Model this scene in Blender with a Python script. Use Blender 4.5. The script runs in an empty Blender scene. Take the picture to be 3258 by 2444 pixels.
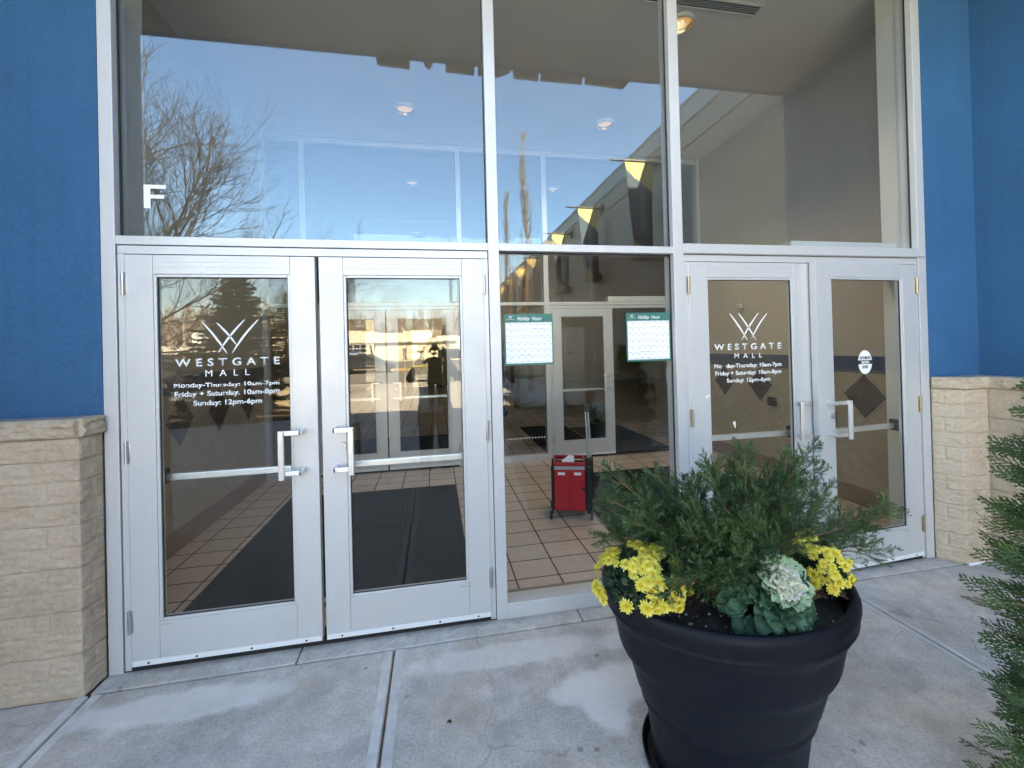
import bpy, bmesh, math, random
import numpy as np
from mathutils import Vector, Matrix, noise
PI = math.pi
R = math.radians
sc = bpy.context.scene
COL = sc.collection

# ------------------------------------------------------------------ camera, world, sun, exposure
cam_d = bpy.data.cameras.new('camera')
cam = bpy.data.objects.new('camera', cam_d)
COL.objects.link(cam)
sc.camera = cam
yaw, pitch, roll = .1810, .0054, -.0249
fw = Vector((math.sin(yaw) * math.cos(pitch), math.cos(yaw) * math.cos(pitch), math.sin(pitch)))
rt = Vector((math.cos(yaw), -math.sin(yaw), 0))
up = rt.cross(fw)
r2 = math.cos(roll) * rt + math.sin(roll) * up
u2 = -math.sin(roll) * rt + math.cos(roll) * up
cam.matrix_world = Matrix(((r2.x, u2.x, -fw.x, 0), (r2.y, u2.y, -fw.y, -2.4532), (r2.z, u2.z, -fw.z, 1.6103), (0, 0, 0, 1)))
cam_d.sensor_width = 36
cam_d.lens = 36 * 1333.94 / 3258
cam_d.shift_y = -(1222 - 1095) / 3258
cam_d.clip_start = .02
cam_d.clip_end = 2000

SUN_EL, SUN_AZ = 40.0, 16.3          # sun behind the building, a little to the right
w = bpy.data.worlds.new('World')
sc.world = w
w.use_nodes = True
nt = w.node_tree
sky = nt.nodes.new('ShaderNodeTexSky')
sky.sky_type = 'NISHITA'
sky.sun_disc = False
sky.sun_elevation = R(SUN_EL)
sky.sun_rotation = R(SUN_AZ)
sky.air_density = 1.0
sky.dust_density = 0.0
sky.ozone_density = 5.0
bg = nt.nodes['Background']
bg.inputs['Strength'].default_value = .09
nt.links.new(sky.outputs[0], bg.inputs['Color'])
sd = bpy.data.lights.new('sun', 'SUN')
sd.energy = 5.0
sd.angle = R(.53)
sd.color = (1, .95, .86)
so = bpy.data.objects.new('sun', sd)
COL.objects.link(so)
sv = Vector((math.sin(R(SUN_AZ)) * math.cos(R(SUN_EL)), math.cos(R(SUN_AZ)) * math.cos(R(SUN_EL)), math.sin(R(SUN_EL))))
so.rotation_euler = (-sv).to_track_quat('-Z', 'Y').to_euler()
so.location = (0, 0, 30)
sc.view_settings.view_transform = 'Standard'
sc.view_settings.look = 'None'
sc.view_settings.gamma = 1
sc.view_settings.exposure = 4.0
sc.view_settings.use_white_balance = True
sc.view_settings.white_balance_temperature = 9700
sc.cycles.use_denoising = True
sc.cycles.use_adaptive_sampling = False
sc.cycles.transparent_max_bounces = 24
sc.cycles.max_bounces = 12
sc.cycles.glossy_bounces = 6
sc.cycles.diffuse_bounces = 5
sc.cycles.sample_clamp_indirect = 6

# ------------------------------------------------------------------ helpers
rnd = random.Random(7)


def tag(o, label=None, cat=None, group=None, kind=None):
    if label: o['label'] = label
    if cat: o['category'] = cat
    if group: o['group'] = group
    if kind: o['kind'] = kind
    return o


def thing(name, label, cat, loc=(0, 0, 0), rz=0, group=None):
    o = bpy.data.objects.new(name, None)
    COL.objects.link(o)
    o.empty_display_size = .1
    o.location = loc
    o.rotation_euler = (0, 0, rz)
    return tag(o, label, cat, group)


class MB:
    """collects geometry in plain lists; build() links ONE mesh object"""

    def __init__(s):
        s.v, s.f, s.m = [], [], []

    def add(s, vs, fs, mi=0):
        n = len(s.v)
        s.v.extend([tuple(p) for p in vs])
        s.f.extend([tuple(i + n for i in f) for f in fs])
        s.m.extend([mi] * len(fs))
        return s

    def box(s, x0, x1, y0, y1, z0, z1, mi=0):
        return s.add([(x0, y0, z0), (x1, y0, z0), (x1, y1, z0), (x0, y1, z0), (x0, y0, z1), (x1, y0, z1), (x1, y1, z1), (x0, y1, z1)],
                     [(3, 2, 1, 0), (4, 5, 6, 7), (0, 1, 5, 4), (1, 2, 6, 5), (2, 3, 7, 6), (3, 0, 4, 7)], mi)

    def bbox(s, x0, x1, y0, y1, z0, z1, b=.002, mi=0):
        """box with chamfered edges"""
        bm = bmesh.new()
        bmesh.ops.create_cube(bm, size=1)
        for v in bm.verts:
            v.co = Vector(((x0 + x1) / 2 + v.co.x * (x1 - x0), (y0 + y1) / 2 + v.co.y * (y1 - y0), (z0 + z1) / 2 + v.co.z * (z1 - z0)))
        b = min(b, .45 * min(abs(x1 - x0), abs(y1 - y0), abs(z1 - z0)))
        bmesh.ops.bevel(bm, geom=list(bm.edges), offset=b, segments=2, affect='EDGES', profile=.5)
        bmesh.ops.recalc_face_normals(bm, faces=list(bm.faces))
        bm.verts.index_update()
        s.add([v.co[:] for v in bm.verts], [[v.index for v in f.verts] for f in bm.faces], mi)
        bm.free()
        return s

    def tube(s, pts, rads, n=8, mi=0, cap=True):
        pts = [Vector(p) for p in pts]
        if not hasattr(rads, '__len__'): rads = [rads] * len(pts)
        ref = None
        vs = []
        for i, p in enumerate(pts):
            d = (pts[min(i + 1, len(pts) - 1)] - pts[max(i - 1, 0)])
            if d.length < 1e-9: d = Vector((0, 0, 1))
            d.normalize()
            if ref is None:
                ref = Vector((1, 0, 0)) if abs(d.x) < .9 else Vector((0, 1, 0))
            a = (ref - d * ref.dot(d)).normalized()
            ref = a
            b = d.cross(a)
            for k in range(n):
                t = 2 * PI * k / n
                vs.append(p + (a * math.cos(t) + b * math.sin(t)) * rads[i])
        fs = []
        for i in range(len(pts) - 1):
            for k in range(n):
                fs.append((i * n + k, i * n + (k + 1) % n, (i + 1) * n + (k + 1) % n, (i + 1) * n + k))
        if cap:
            fs.append(tuple(range(n - 1, -1, -1)))
            fs.append(tuple((len(pts) - 1) * n + k for k in range(n)))
        return s.add(vs, fs, mi)

    def lathe(s, prof, c=(0, 0, 0), n=48, sx=1, sy=1, mi=0):
        vs, fs = [], []
        for (r, z) in prof:
            for k in range(n):
                t = 2 * PI * k / n
                vs.append((c[0] + r * sx * math.cos(t), c[1] + r * sy * math.sin(t), c[2] + z))
        for i in range(len(prof) - 1):
            for k in range(n):
                fs.append((i * n + k, i * n + (k + 1) % n, (i + 1) * n + (k + 1) % n, (i + 1) * n + k))
        return s.add(vs, fs, mi)

    def prism(s, poly, axis, a0, a1, mi=0):
        """extrude a 2-D polygon along axis 'x' (poly in y,z), 'y' (x,z) or 'z' (x,y)"""
        def P(p, a):
            return {'x': (a, p[0], p[1]), 'y': (p[0], a, p[1]), 'z': (p[0], p[1], a)}[axis]
        n = len(poly)
        vs = [P(p, a0) for p in poly] + [P(p, a1) for p in poly]
        fs = [tuple(range(n)), tuple(range(2 * n - 1, n - 1, -1))] + [(i, (i + 1) % n, n + (i + 1) % n, n + i) for i in range(n)]
        return s.add(vs, fs, mi)

    def build(s, name, mat, parent=None, smooth=False, fixn=False, auto=None):
        me = bpy.data.meshes.new(name)
        me.from_pydata(s.v, [], s.f)
        mats = mat if isinstance(mat, (list, tuple)) else [mat]
        for m in mats: me.materials.append(m)
        if len(mats) > 1: me.polygons.foreach_set('material_index', s.m)
        if fixn:
            bm = bmesh.new(); bm.from_mesh(me)
            bmesh.ops.recalc_face_normals(bm, faces=list(bm.faces))
            bm.to_mesh(me); bm.free()
        if smooth: me.polygons.foreach_set('use_smooth', [True] * len(me.polygons))
        if auto is not None:
            me.polygons.foreach_set('use_smooth', [True] * len(me.polygons))
            bm = bmesh.new(); bm.from_mesh(me)
            for e in bm.edges:
                if len(e.link_faces) == 2 and e.calc_face_angle(0) > R(auto): e.smooth = False
            bm.to_mesh(me); bm.free()
        me.update()
        o = bpy.data.objects.new(name, me)
        COL.objects.link(o)
        if parent: o.parent = parent
        return o


def copy_tree(o, parent=None):
    c = o.copy(); COL.objects.link(c)
    if parent: c.parent = parent
    for ch in [x for x in bpy.data.objects if x.parent == o]: copy_tree(ch, c)
    return c


# ------------------------------------------------------------------ materials
def new_mat(name):
    m = bpy.data.materials.new(name); m.use_nodes = True
    n = m.node_tree
    return m, n, n.nodes['Principled BSDF']


def L(n, a, b): n.links.new(a, b)


def N(n, t, **kw):
    x = n.nodes.new('ShaderNode' + t)
    for k, v in kw.items():
        if k in x.inputs: x.inputs[k].default_value = v
        else: setattr(x, k, v)
    return x


def tex_coord(n, scale=None, rot=None):
    t = N(n, 'TexCoord')
    if scale is None and rot is None: return t.outputs['Object']
    mp = N(n, 'Mapping')
    if scale: mp.inputs['Scale'].default_value = scale
    if rot: mp.inputs['Rotation'].default_value = rot
    L(n, t.outputs['Object'], mp.inputs['Vector'])
    return mp.outputs[0]


def ramp(n, fac, stops):
    r = N(n, 'ValToRGB')
    e = r.color_ramp.elements
    while len(e) < len(stops): e.new(.5)
    for q, (p, c) in zip(e, stops):
        q.position = p; q.color = (c[0], c[1], c[2], 1) if hasattr(c, '__len__') else (c, c, c, 1)
    L(n, fac, r.inputs[0])
    return r.outputs[0]


def mixc(n, fac, a, b, mode='MIX'):
    m = N(n, 'MixRGB', blend_type=mode)
    for i, x in ((0, fac), (1, a), (2, b)):
        if hasattr(x, 'is_output'): L(n, x, m.inputs[i])
        else: m.inputs[i].default_value = x if i == 0 else (x[0], x[1], x[2], 1)
    return m.outputs[0]


def mat(name, col, rough=.5, metal=0, var=0, vscale=6, bump=0, bscale=60, stretch=None, spec=.5, alpha=None, trans=0, detail=6):
    m, n, p = new_mat(name)
    p.inputs['Roughness'].default_value = rough
    p.inputs['Metallic'].default_value = metal
    p.inputs['Specular IOR Level'].default_value = spec
    co = tex_coord(n, stretch)
    if var:
        nz = N(n, 'TexNoise', Scale=vscale, Detail=detail, Roughness=.6)
        L(n, co, nz.inputs['Vector'])
        lo = [c * (1 - var) for c in col]; hi = [min(1, c * (1 + var)) for c in col]
        L(n, ramp(n, nz.outputs[0], [(.3, lo), (.7, hi)]), p.inputs['Base Color'])
    else:
        p.inputs['Base Color'].default_value = (*col, 1)
    if bump:
        nb = N(n, 'TexNoise', Scale=bscale, Detail=6, Roughness=.6)
        L(n, co, nb.inputs['Vector'])
        b = N(n, 'Bump', Strength=1.0, Distance=bump)
        L(n, nb.outputs[0], b.inputs['Height']); L(n, b.outputs[0], p.inputs['Normal'])
    return m


def glass_mat(name, f0, tint, wave=.0012, grime=.0, mirror_tint=(1, 1, 1)):
    """flat window glass: clear straight-through view plus a Schlick mirror on each face"""
    m = bpy.data.materials.new(name); m.use_nodes = True
    n = m.node_tree; n.nodes.remove(n.nodes['Principled BSDF'])
    out = n.nodes['Material Output']
    tr = N(n, 'BsdfTransparent'); tr.inputs[0].default_value = (*tint, 1)
    gl = N(n, 'BsdfGlossy'); gl.inputs['Roughness'].default_value = 0; gl.inputs[0].default_value = (*mirror_tint, 1)
    lw = N(n, 'LayerWeight'); lw.inputs['Blend'].default_value = .5
    pw = N(n, 'Math', operation='POWER'); L(n, lw.outputs['Facing'], pw.inputs[0]); pw.inputs[1].default_value = 5
    mu = N(n, 'Math', operation='MULTIPLY_ADD'); L(n, pw.outputs[0], mu.inputs[0]); mu.inputs[1].default_value = 1 - f0; mu.inputs[2].default_value = f0
    nz = N(n, 'TexNoise', Scale=1.3, Detail=1.0)
    t = N(n, 'TexCoord'); L(n, t.outputs['Object'], nz.inputs['Vector'])
    b = N(n, 'Bump', Strength=1.0, Distance=wave); L(n, nz.outputs[0], b.inputs['Height']); L(n, b.outputs[0], gl.inputs['Normal'])
    mx = N(n, 'MixShader'); L(n, mu.outputs[0], mx.inputs[0]); L(n, tr.outputs[0], mx.inputs[1]); L(n, gl.outputs[0], mx.inputs[2])
    res = mx.outputs[0]
    if grime:
        df = N(n, 'BsdfDiffuse'); df.inputs[0].default_value = (.6, .6, .58, 1)
        n2 = N(n, 'TexNoise', Scale=9, Detail=6); L(n, t.outputs['Object'], n2.inputs['Vector'])
        g = N(n, 'Math', operation='MULTIPLY'); L(n, ramp(n, n2.outputs[0], [(.45, 0), (.9, 1)]), g.inputs[0]); g.inputs[1].default_value = grime
        m2 = N(n, 'MixShader'); L(n, g.outputs[0], m2.inputs[0]); L(n, res, m2.inputs[1]); L(n, df.outputs[0], m2.inputs[2])
        res = m2.outputs[0]
    L(n, res, out.inputs[0])
    return m


def emit_mat(name, col, s):
    m, n, p = new_mat(name)
    p.inputs['Base Color'].default_value = (*col, 1)
    p.inputs['Emission Color'].default_value = (*col, 1)
    p.inputs['Emission Strength'].default_value = s
    return m


def leaf_mat(name, c1, c2, rough=.5, tl=.3, vscale=9):
    m = bpy.data.materials.new(name); m.use_nodes = True
    n = m.node_tree; p = n.nodes['Principled BSDF']; out = n.nodes['Material Output']
    co = tex_coord(n)
    nz = N(n, 'TexNoise', Scale=vscale, Detail=4); L(n, co, nz.inputs['Vector'])
    c = ramp(n, nz.outputs[0], [(.32, c1), (.68, c2)])
    L(n, c, p.inputs['Base Color']); p.inputs['Roughness'].default_value = rough
    if tl:
        t = N(n, 'BsdfTranslucent'); L(n, c, t.inputs[0])
        mx = N(n, 'MixShader'); mx.inputs[0].default_value = tl
        L(n, p.outputs[0], mx.inputs[1]); L(n, t.outputs[0], mx.inputs[2]); L(n, mx.outputs[0], out.inputs[0])
    return m


def metal_brushed(name, col, rough, var=.05, metal=.85, stretch=(40, 40, 1.5), dirt=.0):
    m, n, p = new_mat(name)
    co = tex_coord(n, stretch)
    nz = N(n, 'TexNoise', Scale=3, Detail=5); L(n, co, nz.inputs['Vector'])
    c = ramp(n, nz.outputs[0], [(.3, [x * (1 - var) for x in col]), (.7, [min(1, x * (1 + var)) for x in col])])
    c2 = tex_coord(n)
    n2 = N(n, 'TexNoise', Scale=2.2, Detail=7, Roughness=.65); L(n, c2, n2.inputs['Vector'])
    if dirt:
        c = mixc(n, ramp(n, n2.outputs[0], [(.5, 0), (.8, dirt)]), c, (.3, .29, .27))
    L(n, c, p.inputs['Base Color'])
    p.inputs['Metallic'].default_value = metal
    L(n, ramp(n, n2.outputs[0], [(.3, rough * .8), (.7, min(1, rough * 1.25))]), p.inputs['Roughness'])
    return m


M = {}
M['alu'] = metal_brushed('anodised_aluminium', (.56, .57, .585), .42, var=.012, dirt=.2, metal=.3)
M['alu_bar'] = metal_brushed('satin_aluminium_bar', (.78, .79, .8), .32)
M['alu_dark'] = mat('dark_gasket', (.02, .02, .022), .6)
M['glass'] = glass_mat('storefront_glass', .033, (.965, .98, .972), wave=.0005, grime=.011)
M['glass_up'] = glass_mat('sky_tinted_glass', .085, (.94, .955, .95), wave=.0005, grime=.008, mirror_tint=(.66, .87, 1.0))  # blue put into the mirror colour to deepen the reflected sky
M['glass_in'] = glass_mat('inner_glass', .04, (.965, .98, .972), wave=.0005)
M['vinyl'] = mat('white_vinyl', (.82, .84, .86), .5)
M['vinyl_black'] = mat('black_vinyl', (.02, .02, .02), .5)
M['brass'] = metal_brushed('worn_brass_hinge', (.42, .33, .24), .4, var=.4)
M['steel'] = metal_brushed('steel_hinge', (.5, .51, .52), .3)
M['black'] = mat('black_plastic', (.014, .014, .015), .45)
M['gap'] = mat('dark_gap', (.012, .012, .012), .9)


def stucco(name, col):
    m, n, p = new_mat(name)
    co = tex_coord(n)
    a = N(n, 'TexNoise', Scale=1.1, Detail=8, Roughness=.62); L(n, co, a.inputs['Vector'])
    b = N(n, 'TexNoise', Scale=55, Detail=4); L(n, co, b.inputs['Vector'])
    c = ramp(n, a.outputs[0], [(.3, [x * .8 for x in col]), (.7, [x * 1.16 for x in col])])
    st = N(n, 'TexNoise', Scale=2.0, Detail=6, Roughness=.6); L(n, tex_coord(n, (6, 6, .35)), st.inputs['Vector'])
    c = mixc(n, ramp(n, st.outputs[0], [(.48, 0), (.75, .5)]), c, [x * .6 + .01 for x in col])
    c = mixc(n, .25, c, ramp(n, b.outputs[0], [(.35, [x * .7 for x in col]), (.65, [x * 1.3 for x in col])]))
    L(n, c, p.inputs['Base Color'])
    p.inputs['Roughness'].default_value = .75
    v = N(n, 'TexNoise', Scale=130, Detail=5, Roughness=.7); L(n, co, v.inputs['Vector'])
    bp = N(n, 'Bump', Strength=.9, Distance=.0025); L(n, v.outputs[0], bp.inputs['Height']); L(n, bp.outputs[0], p.inputs['Normal'])
    return m


M['blue'] = stucco('blue_painted_stucco', (.010, .106, .238))
M['tanwall'] = stucco('taupe_stucco', (.33, .3, .26))
M['soffit'] = mat('grey_soffit', (.3, .3, .28), .8, var=.1, vscale=2)


def block_mat():
    m, n, p = new_mat('tan_split_face_block')
    co = tex_coord(n)
    a = N(n, 'TexNoise', Scale=3.2, Detail=8, Roughness=.65); L(n, co, a.inputs['Vector'])
    c = ramp(n, a.outputs[0], [(.28, (.39, .295, .215)), (.5, (.55, .43, .32)), (.72, (.6, .485, .38))])
    b = N(n, 'TexNoise', Scale=40, Detail=6, Roughness=.7); L(n, co, b.inputs['Vector'])
    c = mixc(n, .3, c, ramp(n, b.outputs[0], [(.35, (.3, .23, .17)), (.65, (.62, .51, .39))]))
    # grime with a ragged edge near the pavement
    sp = N(n, 'SeparateXYZ'); L(n, co, sp.inputs[0])
    L(n, c, p.inputs['Base Color'])
    p.inputs['Roughness'].default_value = .9
    v = N(n, 'TexNoise', Scale=75, Detail=8, Roughness=.7); L(n, co, v.inputs['Vector'])
    bp = N(n, 'Bump', Strength=1, Distance=.009); L(n, v.outputs[0], bp.inputs['Height']); L(n, bp.outputs[0], p.inputs['Normal'])
    return m


M['block'] = block_mat()
M['capstone'] = mat('dusty_cap_top', (.3, .28, .27), .9, var=.2, vscale=9, bump=.003, bscale=90)


def concrete_mat(name, base, stains=True):
    m, n, p = new_mat(name)
    co = tex_coord(n)
    a = N(n, 'TexNoise', Scale=1.3, Detail=9, Roughness=.62); L(n, co, a.inputs['Vector'])
    lo = [x * .6 for x in base]; hi = [x * 1.2 for x in base]
    c = ramp(n, a.outputs[0], [(.3, lo), (.5, base), (.72, hi)])
    b = N(n, 'TexNoise', Scale=11, Detail=8, Roughness=.7); L(n, co, b.inputs['Vector'])
    c = mixc(n, .45, c, ramp(n, b.outputs[0], [(.3, [x * .5 for x in base]), (.7, [min(1, x * 1.3) for x in base])]))
    gr = N(n, 'TexNoise', Scale=85, Detail=5, Roughness=.75); L(n, co, gr.inputs['Vector'])
    c = mixc(n, .8, c, mixc(n, 1.0, c, ramp(n, gr.outputs[0], [(.34, (.62, .61, .6)), (.52, (1, 1, 1)), (.7, (1.12, 1.12, 1.12))]), 'MULTIPLY'))
    if stains:
        # warm rusty patches
        w1 = N(n, 'TexNoise', Scale=2.3, Detail=5, Roughness=.55); mp = N(n, 'Mapping'); mp.inputs['Location'].default_value = (3.1, 7.7, 0)
        L(n, co, mp.inputs[0]); L(n, mp.outputs[0], w1.inputs['Vector'])
        c = mixc(n, ramp(n, w1.outputs[0], [(.5, 0), (.7, .6)]), c, (.36, .295, .225))
        w2 = N(n, 'TexNoise', Scale=3.7, Detail=7, Roughness=.62); m2_ = N(n, 'Mapping'); m2_.inputs['Location'].default_value = (9.3, 2.2, 0)
        L(n, co, m2_.inputs[0]); L(n, m2_.outputs[0], w2.inputs['Vector'])
        c = mixc(n, ramp(n, w2.outputs[0], [(.52, 0), (.68, .45)]), c, (.27, .265, .27))
        w3 = N(n, 'TexNoise', Scale=6.5, Detail=6, Roughness=.6); m3_ = N(n, 'Mapping'); m3_.inputs['Location'].default_value = (1.3, 5.2, 0)
        L(n, co, m3_.inputs[0]); L(n, m3_.outputs[0], w3.inputs['Vector'])
        c = mixc(n, ramp(n, w3.outputs[0], [(.58, 0), (.72, .5)]), c, (.68, .66, .67))
        # small dark gum spots
        vo = N(n, 'TexVoronoi', Scale=5.5); L(n, co, vo.inputs['Vector'])
        wob = N(n, 'TexNoise', Scale=40, Detail=3); L(n, co, wob.inputs['Vector'])
        ad = N(n, 'Math', operation='MULTIPLY_ADD'); L(n, wob.outputs[0], ad.inputs[0]); ad.inputs[1].default_value = .09; L(n, vo.outputs['Distance'], ad.inputs[2])
        c = mixc(n, ramp(n, ad.outputs[0], [(.095, .55), (.125, 0)]), c, (.13, .12, .11))
        # hairline cracks and dirt swept against the door strip
        dn = N(n, 'TexNoise', Scale=3.5, Detail=6); L(n, co, dn.inputs['Vector'])
        vm = N(n, 'VectorMath', operation='MULTIPLY_ADD'); L(n, dn.outputs['Color'], vm.inputs[0]); vm.inputs[1].default_value = (.35, .35, 0); L(n, co, vm.inputs[2])
        vc = N(n, 'TexVoronoi', Scale=.55, feature='DISTANCE_TO_EDGE'); L(n, vm.outputs[0], vc.inputs['Vector'])
        cm = N(n, 'Math', operation='MULTIPLY'); L(n, ramp(n, vc.outputs['Distance'], [(.0, .3), (.003, 0)]), cm.inputs[0]); L(n, ramp(n, w1.outputs[0], [(.42, 0), (.55, 1)]), cm.inputs[1])
        c = mixc(n, cm.outputs[0], c, (.1, .085, .07))
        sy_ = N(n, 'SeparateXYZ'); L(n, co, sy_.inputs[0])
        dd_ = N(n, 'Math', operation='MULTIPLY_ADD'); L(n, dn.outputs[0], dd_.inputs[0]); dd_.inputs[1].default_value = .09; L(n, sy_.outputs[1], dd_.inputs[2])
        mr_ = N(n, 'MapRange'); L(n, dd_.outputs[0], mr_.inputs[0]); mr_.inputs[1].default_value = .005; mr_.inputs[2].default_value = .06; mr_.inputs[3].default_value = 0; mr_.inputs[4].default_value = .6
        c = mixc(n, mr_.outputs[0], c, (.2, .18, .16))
        # pale lime wash beside the planter and along the door strip
        sp = N(n, 'SeparateXYZ'); L(n, co, sp.inputs[0])
        n3 = N(n, 'TexNoise', Scale=4.2, Detail=6, Roughness=.6); L(n, co, n3.inputs['Vector'])
        for (sx, sy, rx, ry, k) in ((.86, -.57, .36, .12, .95), (.70, -.66, .10, .17, .95), (-1.2, -.27, .5, .1, .6), (.35, -.28, .6, .09, .5), (1.5, -.3, .8, .1, .5)):
            dx = N(n, 'Math', operation='MULTIPLY_ADD'); L(n, sp.outputs[0], dx.inputs[0]); dx.inputs[1].default_value = 1 / rx; dx.inputs[2].default_value = -sx / rx
            dy = N(n, 'Math', operation='MULTIPLY_ADD'); L(n, sp.outputs[1], dy.inputs[0]); dy.inputs[1].default_value = 1 / ry; dy.inputs[2].default_value = -sy / ry
            cb = N(n, 'CombineXYZ'); L(n, dx.outputs[0], cb.inputs[0]); L(n, dy.outputs[0], cb.inputs[1])
            ln = N(n, 'VectorMath', operation='LENGTH'); L(n, cb.outputs[0], ln.inputs[0])
            d = N(n, 'Math', operation='MULTIPLY_ADD'); L(n, n3.outputs[0], d.inputs[0]); d.inputs[1].default_value = -1.3; L(n, ln.outputs['Value'], d.inputs[2])
            c = mixc(n, ramp(n, d.outputs[0], [(.12, k), (.42, 0)]), c, (.74, .72, .71))
    L(n, c, p.inputs['Base Color'])
    p.inputs['Roughness'].default_value = .85
    v = N(n, 'TexNoise', Scale=160, Detail=6, Roughness=.7); L(n, co, v.inputs['Vector'])
    v2 = N(n, 'TexNoise', Scale=18, Detail=4); L(n, co, v2.inputs['Vector'])
    ad = N(n, 'Math', operation='MULTIPLY_ADD'); L(n, v2.outputs[0], ad.inputs[0]); ad.inputs[1].default_value = 1.2; L(n, v.outputs[0], ad.inputs[2])
    bp = N(n, 'Bump', Strength=.9, Distance=.0022); L(n, ad.outputs[0], bp.inputs['Height']); L(n, bp.outputs[0], p.inputs['Normal'])
    return m


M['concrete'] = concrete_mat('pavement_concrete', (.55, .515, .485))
M['tooled'] = mat('smooth_tooled_concrete_edge', (.57, .55, .54), .8, var=.2, vscale=8, bump=.001, bscale=120)
M['joint'] = mat('rusty_joint_dirt', (.17, .10, .065), .95, var=.4, vscale=20)
M['asphalt'] = mat('asphalt', (.24, .22, .195), .9, var=.25, vscale=.6, bump=.01, bscale=40)


def tile_mat(name, base, grout, bw, rh, gw, rough, diag=False, var=.1, off=(0, 0)):
    m, n, p = new_mat(name)
    co = tex_coord(n)
    mp = N(n, 'Mapping')
    if diag:                                            # wall in the y-z plane, tiles set at 45 degrees
        sp = N(n, 'SeparateXYZ'); L(n, co, sp.inputs[0])
        cb = N(n, 'CombineXYZ'); L(n, sp.outputs[1], cb.inputs[0]); L(n, sp.outputs[2], cb.inputs[1]); co = cb.outputs[0]
        mp.inputs['Rotation'].default_value = (0, 0, R(45))
    mp.inputs['Location'].default_value = (off[0], off[1], 0)
    L(n, co, mp.inputs[0]); co = mp.outputs[0]
    br = N(n, 'TexBrick', offset=0.0, squash=1.0)
    br.inputs['Scale'].default_value = 1; br.inputs['Brick Width'].default_value = bw; br.inputs['Row Height'].default_value = rh
    br.inputs['Mortar Size'].default_value = gw; br.inputs['Mortar Smooth'].default_value = .15; br.inputs['Bias'].default_value = 0
    br.inputs['Color1'].default_value = (*[x * (1 - var) for x in base], 1); br.inputs['Color2'].default_value = (*[x * (1 + var) for x in base], 1)
    br.inputs['Mortar'].default_value = (*grout, 1)
    L(n, co, br.inputs['Vector'])
    a = N(n, 'TexNoise', Scale=14, Detail=7, Roughness=.65); L(n, co, a.inputs['Vector'])
    c = mixc(n, .5, br.outputs[0], mixc(n, 1.0, br.outputs[0], ramp(n, a.outputs[0], [(.3, (.75, .75, .75)), (.7, (1.2, 1.18, 1.15))]), 'MULTIPLY'))
    L(n, c, p.inputs['Base Color'])
    L(n, ramp(n, br.outputs['Fac'], [(0, rough), (1, .9)]), p.inputs['Roughness'])
    iv = N(n, 'Math', operation='SUBTRACT'); iv.inputs[0].default_value = 1; L(n, br.outputs['Fac'], iv.inputs[1])
    bp = N(n, 'Bump', Strength=.6, Distance=.003); L(n, iv.outputs[0], bp.inputs['Height']); L(n, bp.outputs[0], p.inputs['Normal'])
    return m


M['floor_tile'] = tile_mat('quarry_floor_tile', (.52, .43, .375), (.05, .042, .038), .308, .2375, .006, .33, var=.07, off=(-.508 + .308 * 20, -.395 + .2375 * 20))
M['wall_tile'] = tile_mat('beige_diagonal_wall_tile', (.34, .295, .24), (.2, .175, .145), .305, .305, .002, .4, diag=True, var=.05, off=(.001, .027))
M['base_tile'] = mat('brown_base_tile', (.2, .12, .08), .45, var=.15, vscale=12)
M['border_tile'] = mat('slate_blue_border_tile', (.09, .1, .13), .4, var=.2, vscale=14)
M['diamond'] = mat('dark_slate_tile', (.07, .062, .06), .4, var=.35, vscale=18)
M['int_wall'] = mat('beige_painted_wall', (.46, .42, .35), .8, var=.05, vscale=2)
M['int_white'] = mat('offwhite_paint', (.62, .63, .6), .7)
M['ceiling'] = mat('white_ceiling', (.72, .7, .66), .85, var=.04, vscale=1.2)
M['mat_fabric'] = mat('charcoal_entrance_mat', (.0055, .0075, .012), .95, var=.35, vscale=160, bump=.004, bscale=260)
M['mat_blue'] = mat('blue_grey_mat', (.05, .06, .085), .95, var=.3, vscale=120, bump=.003, bscale=220)
M['rubber'] = mat('black_rubber', (.02, .02, .021), .7)
def pot_mat():
    m, n, p = new_mat('black_resin_planter')
    co = tex_coord(n)
    a = N(n, 'TexNoise', Scale=5, Detail=8, Roughness=.65); L(n, co, a.inputs['Vector'])
    b = N(n, 'TexNoise', Scale=26, Detail=6, Roughness=.7); L(n, tex_coord(n, (1, 1, .35)), b.inputs['Vector'])
    c = ramp(n, a.outputs[0], [(.3, (.0035, .0048, .009)), (.7, (.007, .0085, .0125))])
    c = mixc(n, ramp(n, b.outputs[0], [(.58, 0), (.8, .35)]), c, (.035, .034, .034))     # dust and scuffs
    L(n, c, p.inputs['Base Color'])
    L(n, ramp(n, a.outputs[0], [(.3, .38), (.7, .6)]), p.inputs['Roughness'])
    p.inputs['Specular IOR Level'].default_value = .16
    v = N(n, 'TexNoise', Scale=120, Detail=5, Roughness=.7); L(n, co, v.inputs['Vector'])
    bp = N(n, 'Bump', Strength=.7, Distance=.0012); L(n, v.outputs[0], bp.inputs['Height']); L(n, bp.outputs[0], p.inputs['Normal'])
    return m


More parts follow.
